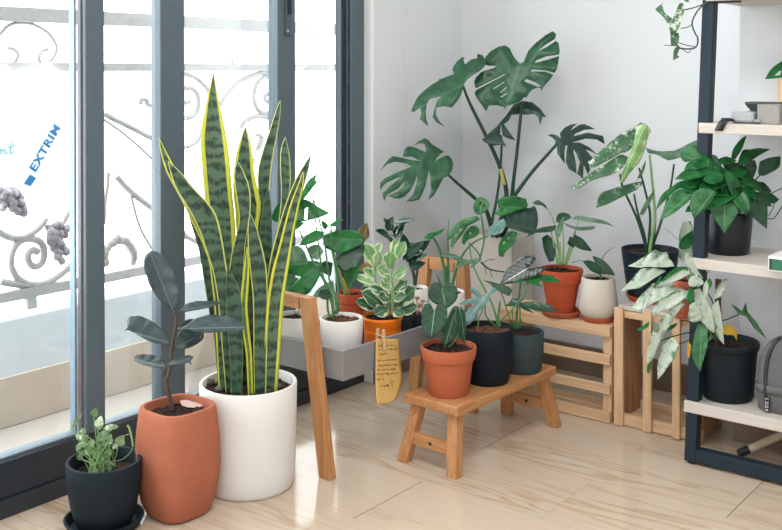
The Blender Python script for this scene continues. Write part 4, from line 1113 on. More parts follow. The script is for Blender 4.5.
# ---------- snake plant
def blades(lst):
    kinds = ['snake', 'snake', 'snakethin', 'snakethin', 'snake', 'snakedark', 'snakethin', 'snakethin', 'snakethin', 'snake', 'snakethin', 'snakedark', 'snakegold', 'snakedark', 'snakedark']
    for (edges, dYb, dYt), kd in zip(lst, kinds):
        mb = MB(); blade(mb, edges, cS.y + dYb, cS.y + dYt, zS - .030); mb.build('leaf', M[kd], plS, smooth=4, solid=.0022)
blades([
    ([(72, 213, 213.5), (84, 210.5, 215.8), (96, 207.5, 218), (120, 203, 223), (140, 200, 227), (160, 201.6, 229.6), (190, 204, 232), (220, 207, 235), (250, 212, 236), (300, 218, 237), (395, 222, 234)], .03, .05),
    ([(126.6, 245, 245.5), (140, 240, 250), (154, 236, 252.5), (176, 233, 254.5), (195, 233, 259), (206, 235, 261.6), (225, 236, 258), (260, 237, 256), (395, 240, 251)], .05, .07),
    ([(160.6, 237, 237.5), (168, 234.5, 242), (178, 233.5, 246.5), (190, 235, 250.6), (206, 238, 251), (220, 240, 249.5), (232, 237, 247), (250, 232, 245), (270, 229, 244), (300, 229, 243), (395, 232, 241)], -.01, .0),
    ([(161.4, 168, 168.5), (172, 170, 181), (190, 176, 195), (202, 184, 208), (215, 192, 217), (232, 200, 221), (250, 206, 224), (270, 213, 227), (300, 218, 231), (395, 226, 237)], -.03, -.06),
    ([(138, 158.6, 159), (155, 161, 168), (172, 166, 177), (188, 175, 186), (205, 184, 196), (222, 192, 205), (240, 201, 212), (260, 209, 218), (300, 214, 224), (395, 219, 227)], -.015, -.03),
    ([(205, 186, 187), (218, 189, 195), (230, 193, 201), (250, 199, 209), (274, 203, 214), (306, 208, 219), (334, 214, 224), (395, 219, 229)], .015, .02),
    ([(100.4, 280, 280.5), (110, 276, 281), (130, 270, 278), (150, 262.5, 274), (170, 257.5, 271), (196, 258, 269), (210, 259, 267.5), (225, 257, 263), (260, 256, 263), (395, 253, 260)], .06, .08),
    ([(137, 285, 285.4), (146, 281, 288), (158, 280, 290), (176, 280.5, 291), (188, 281.5, 290), (205, 281, 289), (240, 276, 284), (395, 262, 268)], .05, .08),
    ([(155, 310.5, 311), (166, 303, 309.5), (178, 296, 306.5), (192, 290, 302.5), (205, 285, 299), (218, 281, 296), (232, 277, 292), (250, 272, 289), (270, 268, 287), (300, 265, 284), (395, 262, 277)], .0, -.03),
    ([(172, 302.5, 303.5), (185, 298, 304), (200, 291.5, 300), (215, 287, 297), (230, 283, 294), (250, 278, 291), (270, 272, 288), (300, 267, 283), (330, 265, 281), (395, 264, 276)], -.03, -.06),
    ([(214, 250, 250.5), (228, 247.5, 257), (250, 248, 263), (270, 250, 267), (300, 253, 268), (395, 254, 266)], -.04, -.035),
    ([(190, 268, 269), (205, 263, 271), (225, 260, 272), (250, 260, 272), (280, 260, 272), (395, 259, 269)], .03, .05),
    ([(247, 246.5, 247.5), (268, 244, 249.5), (290, 241, 248.5), (306, 239.5, 247), (328, 241.5, 249), (354, 246, 252), (395, 248, 253)], -.05, -.05),
    ([(262, 250, 252), (280, 247, 258), (310, 246, 262), (350, 248, 261), (395, 249, 258)], -.02, -.02),
    ([(268, 227, 229), (290, 226, 240), (320, 227, 243), (360, 230, 243), (395, 232, 242)], -.055, -.05),
])

# ---------- rubber plant
T1 = (120, 245); T2 = (120, 320); YB = cB.y
one(plB, 'rubber', T1, '150,30 125,60 122,100 140,170 175,240 215,290 265,330 290,310 300,270 298,210 270,140 235,80 200,42 170,30', (265, 330), (150, 32), YB - .01, (-.15, -.95, .2), fold=.2, jit=0)
one(plB, 'rubber', T1, '250,490 230,450 190,410 130,375 80,365 50,368 38,385 35,412 22,430 40,425 80,445 130,475 190,497 235,498', (250, 490), (25, 428), YB - .03, 'U', fold=.25, jit=0)
one(plB, 'rubber', T1, '297,330 330,300 380,285 440,283 490,283 502,292 470,305 430,318 370,328 320,335', (297, 332), (502, 290), YB + .01, 'T', fold=.15, jit=0)
one(plB, 'rubber', T1, '285,425 310,390 350,372 385,375 365,400 330,420 300,425', (285, 422), (385, 376), YB + .03, 'U', fold=.2, jit=0)
one(plB, 'rubber', T1, '290,420 330,405 380,375 440,360 520,360 580,372 620,395 635,412 600,425 540,435 470,440 400,438 350,425 310,420', (292, 420), (635, 412), YB - .05, 'T', fold=.2, jit=0)
one(plB, 'rubber', T1, '275,512 280,470 300,430 340,420 420,440 415,470 380,500 330,520 290,522', (275, 512), (420, 442), YB - .01, (.35, -.8, .5), fold=.25, jit=0)
one(plB, 'rubber', T2, '228,235 215,205 180,185 120,175 80,180 67,195 80,210 130,230 190,240', (228, 235), (67, 195), YB - .02, 'T', fold=.2, jit=0)
one(plB, 'rubber', T2, '235,225 270,200 310,185 345,178 368,185 355,205 358,230 345,215 310,222 260,228', (235, 225), (368, 186), YB - .04, 'T', fold=.15, jit=0)
sm = MB()
px_tube(sm, T2, '262,450 245,370 232,310 240,280 252,250 257,200 258,160 265,110 276,50 282,0 272,-45', YB, (.0062, .0032), Y2=YB - .01)
px_tube(sm, T2, '234,300 222,270 226,240', YB, .0034)
px_tube(sm, T2, '276,10 300,-40 300,-44', YB, .0022); px_tube(sm, T2, '258,170 275,130', YB, .0022)
sm.build('stem', M['stembrown'], plB, smooth=4)
lb = MB(); q = G(191, 403, zB - .016)
leafpoly(lb, T2, '300,405 330,400 380,412 420,425 400,436 350,440 310,428', (300, 408), (420, 428), q.y - .01, (0, -.25, 1), fold=.1, jit=0)
tag(lb.build('fallen_leaf', plain('dry_pale_leaf', (206, 178, 166), .7, .2, 0, .08, 80, .1), at=q, smooth=4, solid=.001), 'pale dry fallen leaf on the soil of the squarish terracotta planter', 'leaf')

# ---------- speckled seedlings in the small black pot
o7 = (60, 400); k7 = 7.52; YA = cA.y; mb = MB(); sm = MB(); rr = random.Random(3)
def seed(x, y, w, h, dy, ang=0.0):
    c = P(o7[0] + x / k7, o7[1] + y / k7, YA + dy); s = YA / F / k7
    d = Vector((math.sin(ang), rr.uniform(-.3, .1), math.cos(ang))).normalized()
    pleaf(mb, c - d * h * s / 2, c + d * h * s / 2, w * s, (rr.uniform(-.3, .3), -.9, rr.uniform(.2, .7)), 'ovate', .2, .1, 6, 4)
    b = Vector((cA.x + rr.uniform(-.035, .025), cA.y + rr.uniform(-.03, .03), rimz - .036)); e = c - d * h * s / 2
    sm.tube(smooth_path([b, b.lerp(e, .5) + Vector((rr.uniform(-.008, .008), 0, .012)), e]), .0012, 5)
for a in ((120, 160, 34, 170, 0, .6), (262, 95, 62, 76, .01, .35), (295, 175, 74, 110, -.01, .2), (172, 235, 52, 54, -.01, .3), (385, 205, 50, 120, .01, 1.4), (455, 305, 80, 84, -.01, .5), (240, 325, 60, 60, -.03, .4), (150, 345, 44, 90, -.02, .7), (330, 250, 40, 110, .0, 1.2)): seed(*a)
for _ in range(46): seed(rr.uniform(130, 430), rr.uniform(260, 480), rr.uniform(20, 40), rr.uniform(34, 70), rr.uniform(-.03, .03), rr.uniform(-1.3, 1.3))
mb.build('foliage', M['seed'], plA, smooth=4, solid=.0007); 
px_tube(sm, o7, '505,190 520,210 540,290 548,355', YA + .02, .0026, k7); px_tube(sm, o7, '410,462 470,445 520,405 545,365', YA - .0, .0007, k7); px_tube(sm, o7, '470,275 500,262 520,258', YA + .01, .0007, k7)
sm.build('stem', M['stempale'], plA, smooth=4)

# ---------- broad leaved plants in the tray
o1 = (275, 170); o2 = (275, 230); YT2 = cT2.y; YT1 = cT1.y
foliage(plT2, 'green', [
    ('120,150 140,105 165,55 208,20 200,52 214,58 180,100 140,150', (120, 150), (208, 22), .0, 'F'),
    ('85,270 100,200 120,150 160,150 210,180 275,215 230,235 160,255 110,265', (100, 200), (272, 214), .02, 'F', dict(holes=('150,192 165,188 160,250 146,250',))),
    ('0,190 35,145 50,150 20,250 0,262 -20,240', (40, 150), (0, 255), .05, 'F'),
    ('75,305 100,265 150,262 120,290 90,310', (150, 263), (76, 305), -.01, 'U'),
    ('120,380 150,335 200,305 245,310 230,345 180,370', (240, 312), (120, 380), -.02, 'U'),
    ('270,275 310,250 343,245 330,265 290,285', (270, 278), (343, 245), .0, 'U'),
    ('232,250 255,262 268,282 250,300 235,280', (250, 300), (240, 250), .01, 'F'),
    ('240,330 290,310 350,300 420,310 455,350 430,372 330,418 280,400 245,370', (250, 340), (450, 350), .01, 'F'),
    ('340,195 430,150 410,240 370,300 345,240', (430, 150), (370, 300), .05, 'F', dict(off=o2)),
    ('45,210 70,175 130,160 200,155 240,170 230,215 190,290 150,325 40,312 100,265 130,235', (225, 165), (45, 310), -.01, 'F', dict(off=o2)),
    ('-10,262 30,235 120,240 100,262 50,285', (120, 240), (-10, 262), .02, 'U', dict(off=o2)),
], o1, YT2, fold=.15)
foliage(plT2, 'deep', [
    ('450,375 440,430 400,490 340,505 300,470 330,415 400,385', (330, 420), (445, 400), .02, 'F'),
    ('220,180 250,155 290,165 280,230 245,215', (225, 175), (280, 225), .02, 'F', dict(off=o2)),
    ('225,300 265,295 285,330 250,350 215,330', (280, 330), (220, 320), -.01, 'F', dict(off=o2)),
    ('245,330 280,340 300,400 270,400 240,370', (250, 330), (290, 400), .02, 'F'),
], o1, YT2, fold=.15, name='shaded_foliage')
foliage(plT3, 'pale', [
    ('50,160 60,110 80,85 120,80 150,110 165,155 110,168', (100, 165), (90, 82), .05, 'F'),
    ('160,95 190,75 225,78 243,110 215,150 180,135', (180, 135), (240, 90), .08, 'F'),
    ('190,330 220,290 290,250 300,300 260,300 215,340', (220, 310), (290, 255), .06, 'F'),
], o2, cT3.y - .05)
foliage(plT3, 'brown', [('415,300 440,275 462,265 472,330 440,357', (440, 355), (462, 266), .02, 'F')], o1, cT3.y, name='withered_leaf'); foliage(plT3, 'brown', [('415,500 440,470 500,465 480,490 440,515', (415, 505), (500, 468), .02, 'U')], o1, cT3.y, name='withered_leaf')
sm = MB()
for txt, r in (('290,440 285,330 245,250 200,180 165,100 120,0', (.005, .0022)), ('310,420 300,330 270,240 245,50 180,-205', (.004, .0018)), ('322,405 316,300 300,180 275,60', (.004, .002)), ('350,330 340,290 315,200 285,70 280,-20', (.003, .0018)), ('300,420 262,300 240,230 215,60 190,-150', (.004, .0018)), ('280,440 262,390 268,300', (.004, .003))):
    px_tube(sm, o2, ' '.join(reversed(txt.split())), YT2 + .01, (r[1], r[0]), Y2=YT2 - .005)
sm.build('stem', M['stem'], plT2, smooth=4)
sm = MB()
for txt in ('362,325 358,290 340,240', '372,325 368,300 375,260'): px_tube(sm, o2, txt, cT3.y - .01, .0034)
px_tube(sm, o2, '360,320 345,270 320,200 310,150', cT3.y - .02, .0028)
sm.build('stem', plain('ochre_stem', (176, 150, 70), .6), plT3, smooth=4)
mb = MB(); rr = random.Random(4)
for i in range(3):
    a = i * 2.1; c = cT1 + Z * (zr - TF - .012); e = c + Vector((math.cos(a) * .02 - .01, math.sin(a) * .02, .055 + .02 * i))
    mb.tube([c, c.lerp(e, .5) + Vector((.004, 0, 0)), e], .0012, 5)
    pleaf(mb, e, e + Vector((math.cos(a) * .03, math.sin(a) * .03, .015)), .022, (0, -.3, 1))
mb.build('foliage', M['green'], plT1, smooth=4)

# ---------- cream edged plant in the orange pot
Yp = cT4.y; mb = MB(); mc = MB(); rr = random.Random(8)
def pp(x, y, dy=0.0, off=o2): return P(off[0] + x / 5, off[1] + y / 5, Yp + dy)
def pl(m, b, t, w, dyb, dyt, n=(0, -.75, .65), kind='spoon', droop=.06):
    pleaf(m, pp(*b, dyb), pp(*t, dyt), w * 1.22 / 5 * Yp / F, Vector(n) + Vector((rr.uniform(-.2, .2), 0, rr.uniform(-.2, .2))), kind, .25, droop, 9, 6, .01)
for b, t, w, d0, d1 in (((552, 395), (440, 305), 84, -.01, -.05), ((545, 405), (408, 352), 62, -.01, -.05), ((592, 392), (697, 290), 84, -.01, -.04), ((600, 402), (712, 382), 70, -.01, -.05), ((570, 390), (500, 420), 66, -.02, -.06), ((590, 400), (640, 425), 56, -.02, -.06), ((575, 330), (470, 282), 60, 0, -.02), ((588, 310), (662, 255), 64, 0, -.02), ((575, 350), (520, 330), 60, -.02, -.05), ((590, 345), (650, 330), 62, -.02, -.05), ((590, 380), (600, 300), 60, .02, .04), ((500, 300), (430, 300), 44, .02, .0), ((560, 360), (480, 350), 60, .03, .03), ((595, 370), (690, 345), 56, .02, .03)):
    pl(mb, b, t, w, d0, d1)
for b, t, w, d0, d1 in (((508, 205), (455, 65), 58, 0, -.01), ((500, 195), (522, 110), 48, -.01, -.02), ((570, 195), (580, 108), 62, -.01, -.02), ((595, 165), (648, 58), 54, 0, -.01), ((592, 165), (605, 42), 44, .01, .02), ((585, 235), (660, 200), 66, -.01, -.03), ((580, 238), (512, 190), 58, -.01, -.03), ((510, 275), (402, 228), 40, .0, -.02), ((580, 270), (540, 225), 50, -.02, -.03), ((490, 150), (530, 60), 36, .02, .02), ((590, 200), (560, 140), 44, .01, .02), ((500, 240), (445, 190), 40, .01, .01), ((590, 300), (530, 255), 56, -.02, -.03)):
    pl(mc, b, t, w, d0, d1)
mb.build('foliage', M['pep'], plT4, smooth=4, solid=.0012); mc.build('young_foliage', M['lime'], plT4, smooth=4, solid=.0012)
sm = MB()
for txt in ('588,430 586,330 584,220 592,120', '570,432 540,340 505,270 498,180', '600,430 596,340 588,260'): px_tube(sm, o2, txt, Yp, (.004, .0022))
sm.build('stem', M['stempale'], plT4, smooth=4)
# dried rosettes
mb = MB(); rr = random.Random(2)
for x, y, r in ((412, 303, .013), (419, 306, .015), (417, 298, .012), (409, 308, .011), (423, 301, .011)):
    c = P(x, y, cT5.y)
    for k in range(14):
        a = k * 2.4; e = .35 + .05 * k; d = Vector((math.cos(a) * math.sin(e), math.sin(a) * math.sin(e), math.cos(e)))
        pleaf(mb, c - Z * .006, c - Z * .006 + d * r * 1.15, r * .75, (0, 0, 1), 'spoon', .3, .1, 4, 3)
    mb.tube([c, Vector((cT5.x + (c.x - cT5.x) * .8, cT5.y, zq - .012))], .0018, 5)
mb.build('foliage', M['dry'], plT5, smooth=4, solid=.001)
# dark glossy plant
Yz = cT6.y; mb = MB(); rr = random.Random(9)
for b, t, w in (((562, 305), (588, 232), 46), ((600, 262), (692, 247), 54), ((572, 335), (508, 298), 46), ((612, 335), (645, 258), 44), ((590, 300), (545, 240), 40), ((640, 452), (742, 352), 60), ((662, 462), (690, 388), 50), ((695, 420), (772, 352), 54), ((672, 492), (752, 462), 50), ((620, 395), (690, 365), 40), ((655, 400), (640, 320), 50), ((660, 440), (620, 400), 50), ((690, 470), (650, 430), 46), ((600, 330), (620, 280), 50), ((700, 450), (735, 400), 46), ((600, 360), (560, 320), 44), ((690, 455), (755, 420), 40)):
    pleaf(mb, P(o1[0] + b[0] / 5, o1[1] + b[1] / 5, Yz + rr.uniform(-.02, .02)), P(o1[0] + t[0] / 5, o1[1] + t[1] / 5, Yz + rr.uniform(-.05, .03)), w / 5 * Yz / F, (rr.uniform(-.3, .3), -.8, .6), 'ovate', .3, .06, 8, 6)
mb.build('foliage', M['zz'], plT6, smooth=4, solid=.0012)
sm = MB()
for txt in ('700,575 690,500 650,420 600,330 580,270', '702,575 712,500 720,430 735,390', '698,575 690,520 670,470'): px_tube(sm, o1, txt, Yz, (.0045, .002))
sm.build('stem', M['stemdark'], plT6, smooth=4)
# striped stems with arrow leaves behind the bench
o3 = (400, 200); o4 = (400, 260); Yq = cT7.y
foliage(plT7, 'green', [('120,190 140,170 180,160 225,142 205,165 170,185 150,200', (205, 160), (120, 190), -.02, 'U')], o3, Yq)
foliage(plT7, 'pale', [('195,280 230,270 280,275 330,300 390,290 372,318 320,330 240,372 285,335 300,310 260,292', (385, 295), (200, 280), -.03, 'U')], o3, Yq, name='pale_foliage')
sm = MB()
for txt, r in (('232,470 225,380 205,270 180,210 165,190', (.0062, .003)), ('240,470 242,400 240,300 238,200 243,95', (.0058, .0014)), ('250,470 265,410 290,320 330,250 380,205 440,182', (.006, .0022)), ('215,470 195,400 180,370', (.004, .001)), ('222,470 205,420 192,395', (.004, .001)), ('238,460 228,390 232,330', (.006, .004))):
    px_tube(sm, o3, txt, Yq, r)
sm.build('stem', M['stem'], plT7, smooth=4)

# ---------- heart leaves on the bench
Y1 = cN1.y
for txt, b, t, dy, n in (('213,146 205,124 186,113 160,118 143,142 141,180 158,208 192,228 228,243 258,226 284,196 289,160 278,134 255,117 230,118 220,128', (213, 148), (228, 243), .02, (0, -.95, .3)),
                      ('300,232 320,260 330,330 325,420 300,390 285,330 285,260', (300, 235), (325, 420), .03, (.5, -.8, .1)),
                      ('265,235 290,230 296,270 290,340 270,390 235,430 205,410 205,350 230,300 248,262', (280, 240), (225, 428), .0, (.4, -.85, .2)),
                      ('172,255 150,218 122,222 108,270 110,330 130,370 155,395 180,370 220,340 235,290 235,240 215,215 190,222', (172, 255), (155, 393), -.02, (-.1, -.95, .25))):
    one(plN1, 'anth', o4, txt, b, t, Y1 + dy, n, fold=.16, jit=0)
sm = MB()
for txt, dy in (('225,440 215,380 190,300 172,255', -.005), ('230,440 225,350 215,250 212,150', .02), ('240,440 262,380 275,300 280,240', .01), ('245,440 290,380 300,240', .025)): px_tube(sm, o4, txt, Y1 + dy, .0024)
sm.build('stem', M['stem'], plN1, smooth=4)

# ---------- climbing split leaf plant
Y2_ = cN2.y
foliage(plN2, 'silver', [
    ('345,150 365,138 395,155 410,185 440,160 475,135 485,150 440,180 455,190 420,230 395,250 380,290 350,320 315,335 300,358 285,330 290,300 320,280 345,240 385,215 340,225 290,222 340,195 385,185 365,168', (400, 215), (295, 350), -.04, 'F', dict(off=o4)),
    ('435,175 445,140 480,110 520,92 530,130 510,170 470,180', (445, 165), (520, 95), .1, 'U'),
], o3, Y2_, rnd=False)
foliage(plN2, 'veined', [
    ('365,30 375,0 400,-15 435,0 445,30 425,60 395,75 372,60', (400, 70), (405, -12), .16, 'F', dict(holes=('395,20 402,5 408,12 402,30', '415,30 422,20 426,28 418,40'))),
    ('385,78 400,95 380,110 340,130 310,175 280,210 262,240 250,232 262,190 245,200 235,190 270,130 320,95', (395, 88), (255, 238), .14, 'F', dict(holes=('295,150 310,140 312,147 300,158', '272,180 285,165 288,172 276,188'))),
], o3, Y2_)
foliage(plN2, 'green', [
    ('390,140 395,165 375,185 340,200 322,225 310,215 315,175 340,140 365,128', (390, 145), (315, 222), .12, 'F', dict(holes=('345,165 355,158 358,166 348,175',))),
    ('555,155 585,160 580,195 560,230 530,255 515,285 495,280 490,240 500,205 530,170', (570, 160), (503, 284), .10, 'F', dict(holes=('512,215 522,205 526,214 516,226', '535,190 545,182 548,190 538,200'))),
    ('470,70 500,40 480,0 560,-20 630,-5 640,30 600,45 520,80', (600, 40), (480, 30), .16, 'F', dict(holes=('505,45 520,36 524,44 510,54',))),
], o3, Y2_, name='holed_foliage')
foliage(plN2, 'deep', [('415,402 450,408 490,420 540,435 562,455 545,480 500,460 470,430', (430, 405), (550, 475), .03, 'U')], o3, Y2_, name='dark_leaf')
sm = MB()
px_tube(sm, o4, '490,330 460,220 370,40 345,-85', Y2_ + .01, (.0034, .0022), Y2=Y2_ + .12)
px_tube(sm, o4, '500,335 490,290 495,250 500,205', Y2_, (.005, .0028)); px_tube(sm, o4, '495,310 540,270 600,200 640,115', Y2_ + .02, .0022, Y2=Y2_ + .08)
px_tube(sm, o4, '485,335 430,280 425,225', Y2_ - .01, .0022); px_tube(sm, o4, '390,340 395,290 412,250 405,215', Y2_ - .03, .002)
px_tube(sm, o3, '370,325 395,300 405,270 420,200 415,140 405,75', Y2_ + .14, .0032); px_tube(sm, o3, '405,300 385,255 345,215', Y2_ + .13, .0024)
sm.build('stem', M['stem'], plN2, smooth=4)
sm = MB(); px_tube(sm, o3, '405,310 430,335 460,350 520,360', Y2_ + .14, (.0034, .0022))
for t in ('425,335 428,360 434,375', '450,348 455,370 462,388', '410,320 440,300 475,298'): px_tube(sm, o3, t, Y2_ + .14, .0011)
px_tube(sm, o3, '400,300 370,325 355,335', Y2_ + .14, .0022)
sm.build('aerial_root', M['stemdark'], plN2, smooth=4)

# ---------- white veined alocasia
Y3 = cN3.y
one(plN3, 'aloc', o3, '640,340 615,300 570,320 530,355 510,395 495,430 535,420 570,425 600,405 640,395 700,365 728,338 700,335 665,345 680,310 675,282 640,280 610,285 580,310 640,335', (625, 345), (497, 428), Y3 - .02, (-.1, -.75, .6), fold=.12, jit=0) if False else \
one(plN3, 'aloc', o3, '632,342 662,318 680,295 672,282 640,280 605,290 565,318 530,352 512,392 495,430 535,420 575,414 620,400 672,385 712,360 730,338 700,334 662,342', (632, 345), (497, 428), Y3 - .02, (-.1, -.85, .45), fold=.03, jit=0)
foliage(plN3, 'green', [('575,420 590,390 585,370 620,385 660,382 700,372 760,380 790,400 800,412 740,412 700,405 690,420 715,440 660,425 620,405 600,415', (640, 395), (798, 410), -.03, 'U', dict(rnd=False))], o3, Y3)
foliage(plN3, 'deep', [('520,230 545,215 560,195 620,198 600,215 680,210 750,225 785,250 750,262 680,258 640,240 670,272 620,250 590,228 560,232', (590, 225), (780, 252), -.03, 'U', dict(rnd=False)), ('450,120 500,130 540,140 562,155 545,182 500,160 470,140', (460, 122), (552, 178), .02, 'U')], o4, Y3, name='lobed_leaf')
sm = MB(); px_tube(sm, o4, '585,350 582,290 592,200 605,110 628,85', Y3 + .0, (.0045, .0022)); px_tube(sm, o4, '590,345 600,280 598,225', Y3 - .01, .0022); px_tube(sm, o4, '580,345 560,260 600,200 635,120', Y3 - .015, .0018)
px_tube(sm, o4, '600,345 606,310 600,290', Y3 + .01, .002); px_tube(sm, o4, '575,350 545,280 515,185 500,150', Y3, .0018)
sm.build('stem', M['stem'], plN3, smooth=4)

# ---------- orange terracotta pot on the crate
o5 = (510, 190); Yk = cK1.y
foliage(plK1, 'deep', [
    ('195,360 168,300 158,240 185,222 215,250 228,300 218,355', (205, 360), (185, 223), .0, 'F'),
    ('230,160 235,130 260,117 295,122 307,140 275,155 245,162', (245, 160), (300, 130), .0, 'U'),
    ('320,222 365,245 412,306 350,296 305,265', (310, 235), (412, 306), -.02, 'F'),
    ('75,240 120,205 180,185 235,178 210,210 130,215', (235, 180), (75, 238), -.02, 'U'),
    ('300,230 330,250 320,290 285,270', (300, 235), (320, 288), -.01, 'F'),
    ('112,65 140,53 175,75 190,100 160,78 135,76', (185, 95), (112, 66), .0, 'U'),
], o5, Yk)
foliage(plK1, 'pale', [
    ('310,145 340,130 470,155 520,183 470,170 380,158', (312, 145), (520, 183), -.01, 'U'),
    ('265,162 330,185 425,180 415,198 345,205 285,182', (268, 165), (422, 182), -.02, 'U'),
    ('228,230 240,170 272,128 265,180 248,235', (235, 235), (270, 130), -.03, 'F'),
], o5, Yk, name='pale_foliage')
sm = MB()
for txt, c_ in (('245,375 240,300 215,250', 0), ('250,375 245,300 238,235', 0), ('262,375 270,300 262,170', 0), ('270,375 290,310 320,225 345,150', 0), ('255,375 265,330 268,240', 0), ('275,375 300,300 305,240', 0), ('240,375 220,280 205,205', 0), ('252,375 245,330 220,165 190,100', .01), ('280,375 310,300 330,200', 0), ('248,375 252,320 250,260', -.01)): px_tube(sm, o5, txt, Yk + c_, (.003, .0018))
sm.build('stem', M['stempale'], plK1, smooth=4)
# seedling
Yk2 = cK2.y
foliage(plK2, 'deep', [('448,422 405,405 362,355 400,352 445,378 455,400', (450, 415), (365, 355), -.01, 'F'), ('445,410 412,328 460,348 500,388 524,430 480,422', (450, 412), (415, 330), .0, 'F')], o5, Yk2)
sm = MB(); px_tube(sm, o5, '455,445 452,420 450,370', Yk2, .003); px_tube(sm, o5, '455,350 480,315 520,285', Yk2, (.002, .0008)); px_tube(sm, o5, '310,365 345,354 380,362 410,385', Yk2 - .0, .0014)
sm.build('stem', M['stem'], plK2, smooth=4)

# ---------- flecked monstera
o6 = (570, 110); Yv = cK3.y
for mat, txt, b, t, dy, n, f in (
    ('speck', '140,215 200,160 260,115 330,75 360,62 372,75 345,110 325,160 290,200 250,215 180,255 110,290 90,270 110,245', (330, 90), (95, 275), -.06, (-.3, -.7, .6), -.12),
    ('speck', '5,385 60,350 95,320 180,270 250,225 290,235 265,290 200,330 120,350 60,385 20,395', (285, 232), (8, 388), -.10, (-.2, -.7, .7), .12),
    ('roll', '335,85 365,65 385,75 405,100 390,130 375,190 345,260 300,310 275,350 250,372 255,330 275,280 300,220 320,150', (375, 75), (250, 370), -.10, (-.3, -.9, .2), -.45),
    ('speck', '130,490 150,425 220,395 300,370 372,355 340,395 270,430 190,470', (370, 358), (132, 490), -.08, (0, -.6, .8), .1),
    ('pale', '380,188 430,205 520,205 600,165 640,152 690,165 640,190 600,215 560,240 490,255 430,225 390,215', (640, 160), (382, 195), -.02, (0, -.6, .8), .1),
    ('pale', '345,525 365,480 385,445 425,392 412,440 365,525', (350, 522), (424, 394), -.09, (.3, -.9, .2), .2),
    ('speck', '328,358 350,310 380,248 370,300 345,345', (335, 355), (378, 250), -.08, (.3, -.9, .2), .2)):
    one(plK3, mat, o6, txt, b, t, Yv + dy, n, fold=f, jit=0)
sm = MB(); vb = '385,700'
for txt, dy in (('250,320 265,390 330,530 370,650 385,720', -.05), ('345,290 375,400 400,520 395,640 390,720', -.04), ('520,270 500,400 455,560 420,660 400,720', .0), ('320,420 340,520 370,620 385,720', -.05), ('415,430 425,560 405,720', -.02)):
    px_tube(sm, o6, txt, Yv + dy, (.003, .0052), Y2=Yv - .01)
sm.build('stem', M['stemdark'], plK3, smooth=4)
sm = MB(); px_tube(sm, o6, '398,225 410,350 425,530 408,640 398,720', Yv - .04, (.0036, .006), Y2=Yv - .02); sm.build('pale_stem', M['stempale'], plK3, smooth=4)

# ---------- pothos on the middle board
o8 = (626, 130); Yh = cH2.y
foliage(plH2, 'veined', [
    ('270,115 300,90 350,82 395,105 415,150 412,185 370,170 340,150 300,160 280,150', (412, 180), (275, 118), -0.090, (0, -.8, .6)),
    ('495,518 440,440 415,390 430,350 500,330 555,340 560,400 530,460', (490, 335), (495, 516), -.11, 'F'),
    ('340,440 315,370 340,310 400,290 455,310 410,380 370,420', (440, 300), (342, 438), -0.170, 'F'),
    ('170,445 200,370 250,310 330,290 357,310 300,370 230,420', (350, 300), (172, 443), -0.160, 'U'),
], o8, Yh, name='pale_foliage', droop=.04)
foliage(plH2, 'pothos', [
    ('290,198 310,165 350,150 385,152 402,185 350,197', (400, 180), (292, 196), -0.110, 'U'),
    ('245,240 290,205 360,190 440,205 395,232 310,246', (440, 208), (246, 240), -0.130, 'U'),
    ('150,395 175,330 230,285 300,250 392,245 350,290 270,292 200,345', (390, 248), (152, 393), -0.140, 'U'),
    ('440,335 500,290 572,270 562,330 500,382 470,370', (570, 275), (445, 340), -.08, 'F'),
    ('525,142 535,95 570,50 605,25 582,90 547,146', (535, 142), (604, 27), -.01, 'F'),
    ('555,168 580,125 640,95 725,90 660,130 590,176', (560, 170), (724, 91), -.02, 'U'),
    ('450,152 500,135 556,150 520,170 460,172', (455, 165), (555, 152), -.05, 'U'),
    ('385,240 440,205 492,220 482,260 420,272', (490, 225), (390, 245), -0.140, 'U'),
    ('555,172 580,105 617,95 592,142', (558, 170), (615, 97), .0, 'F'),
    ('490,240 560,215 606,250 590,312 520,292', (600, 250), (495, 250), -.05, 'F'),
    ('420,280 470,250 530,262 500,310 440,320', (520, 265), (425, 300), -.07, 'U'),
    ('500,215 550,190 610,200 580,235 520,240', (505, 225), (605, 205), -.05, 'U'),
    ('560,290 600,260 612,310 580,350', (565, 295), (585, 348), -.06, 'F'),
], o8, Yh, droop=.04)
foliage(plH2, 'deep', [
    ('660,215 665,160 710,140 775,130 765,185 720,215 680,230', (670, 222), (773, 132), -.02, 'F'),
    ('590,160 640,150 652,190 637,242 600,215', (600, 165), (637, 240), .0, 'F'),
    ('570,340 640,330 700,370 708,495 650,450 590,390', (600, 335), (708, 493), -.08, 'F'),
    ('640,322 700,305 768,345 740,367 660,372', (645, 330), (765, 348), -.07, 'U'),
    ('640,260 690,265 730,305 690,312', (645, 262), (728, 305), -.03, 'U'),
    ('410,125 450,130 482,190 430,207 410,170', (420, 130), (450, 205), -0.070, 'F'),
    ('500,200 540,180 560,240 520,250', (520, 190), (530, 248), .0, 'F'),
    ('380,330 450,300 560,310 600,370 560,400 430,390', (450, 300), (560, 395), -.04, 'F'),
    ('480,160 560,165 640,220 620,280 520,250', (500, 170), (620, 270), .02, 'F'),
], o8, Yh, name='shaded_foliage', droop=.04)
mb = MB(); rr = random.Random(21); pc0 = cH2 + Z * (zh6 - .01)
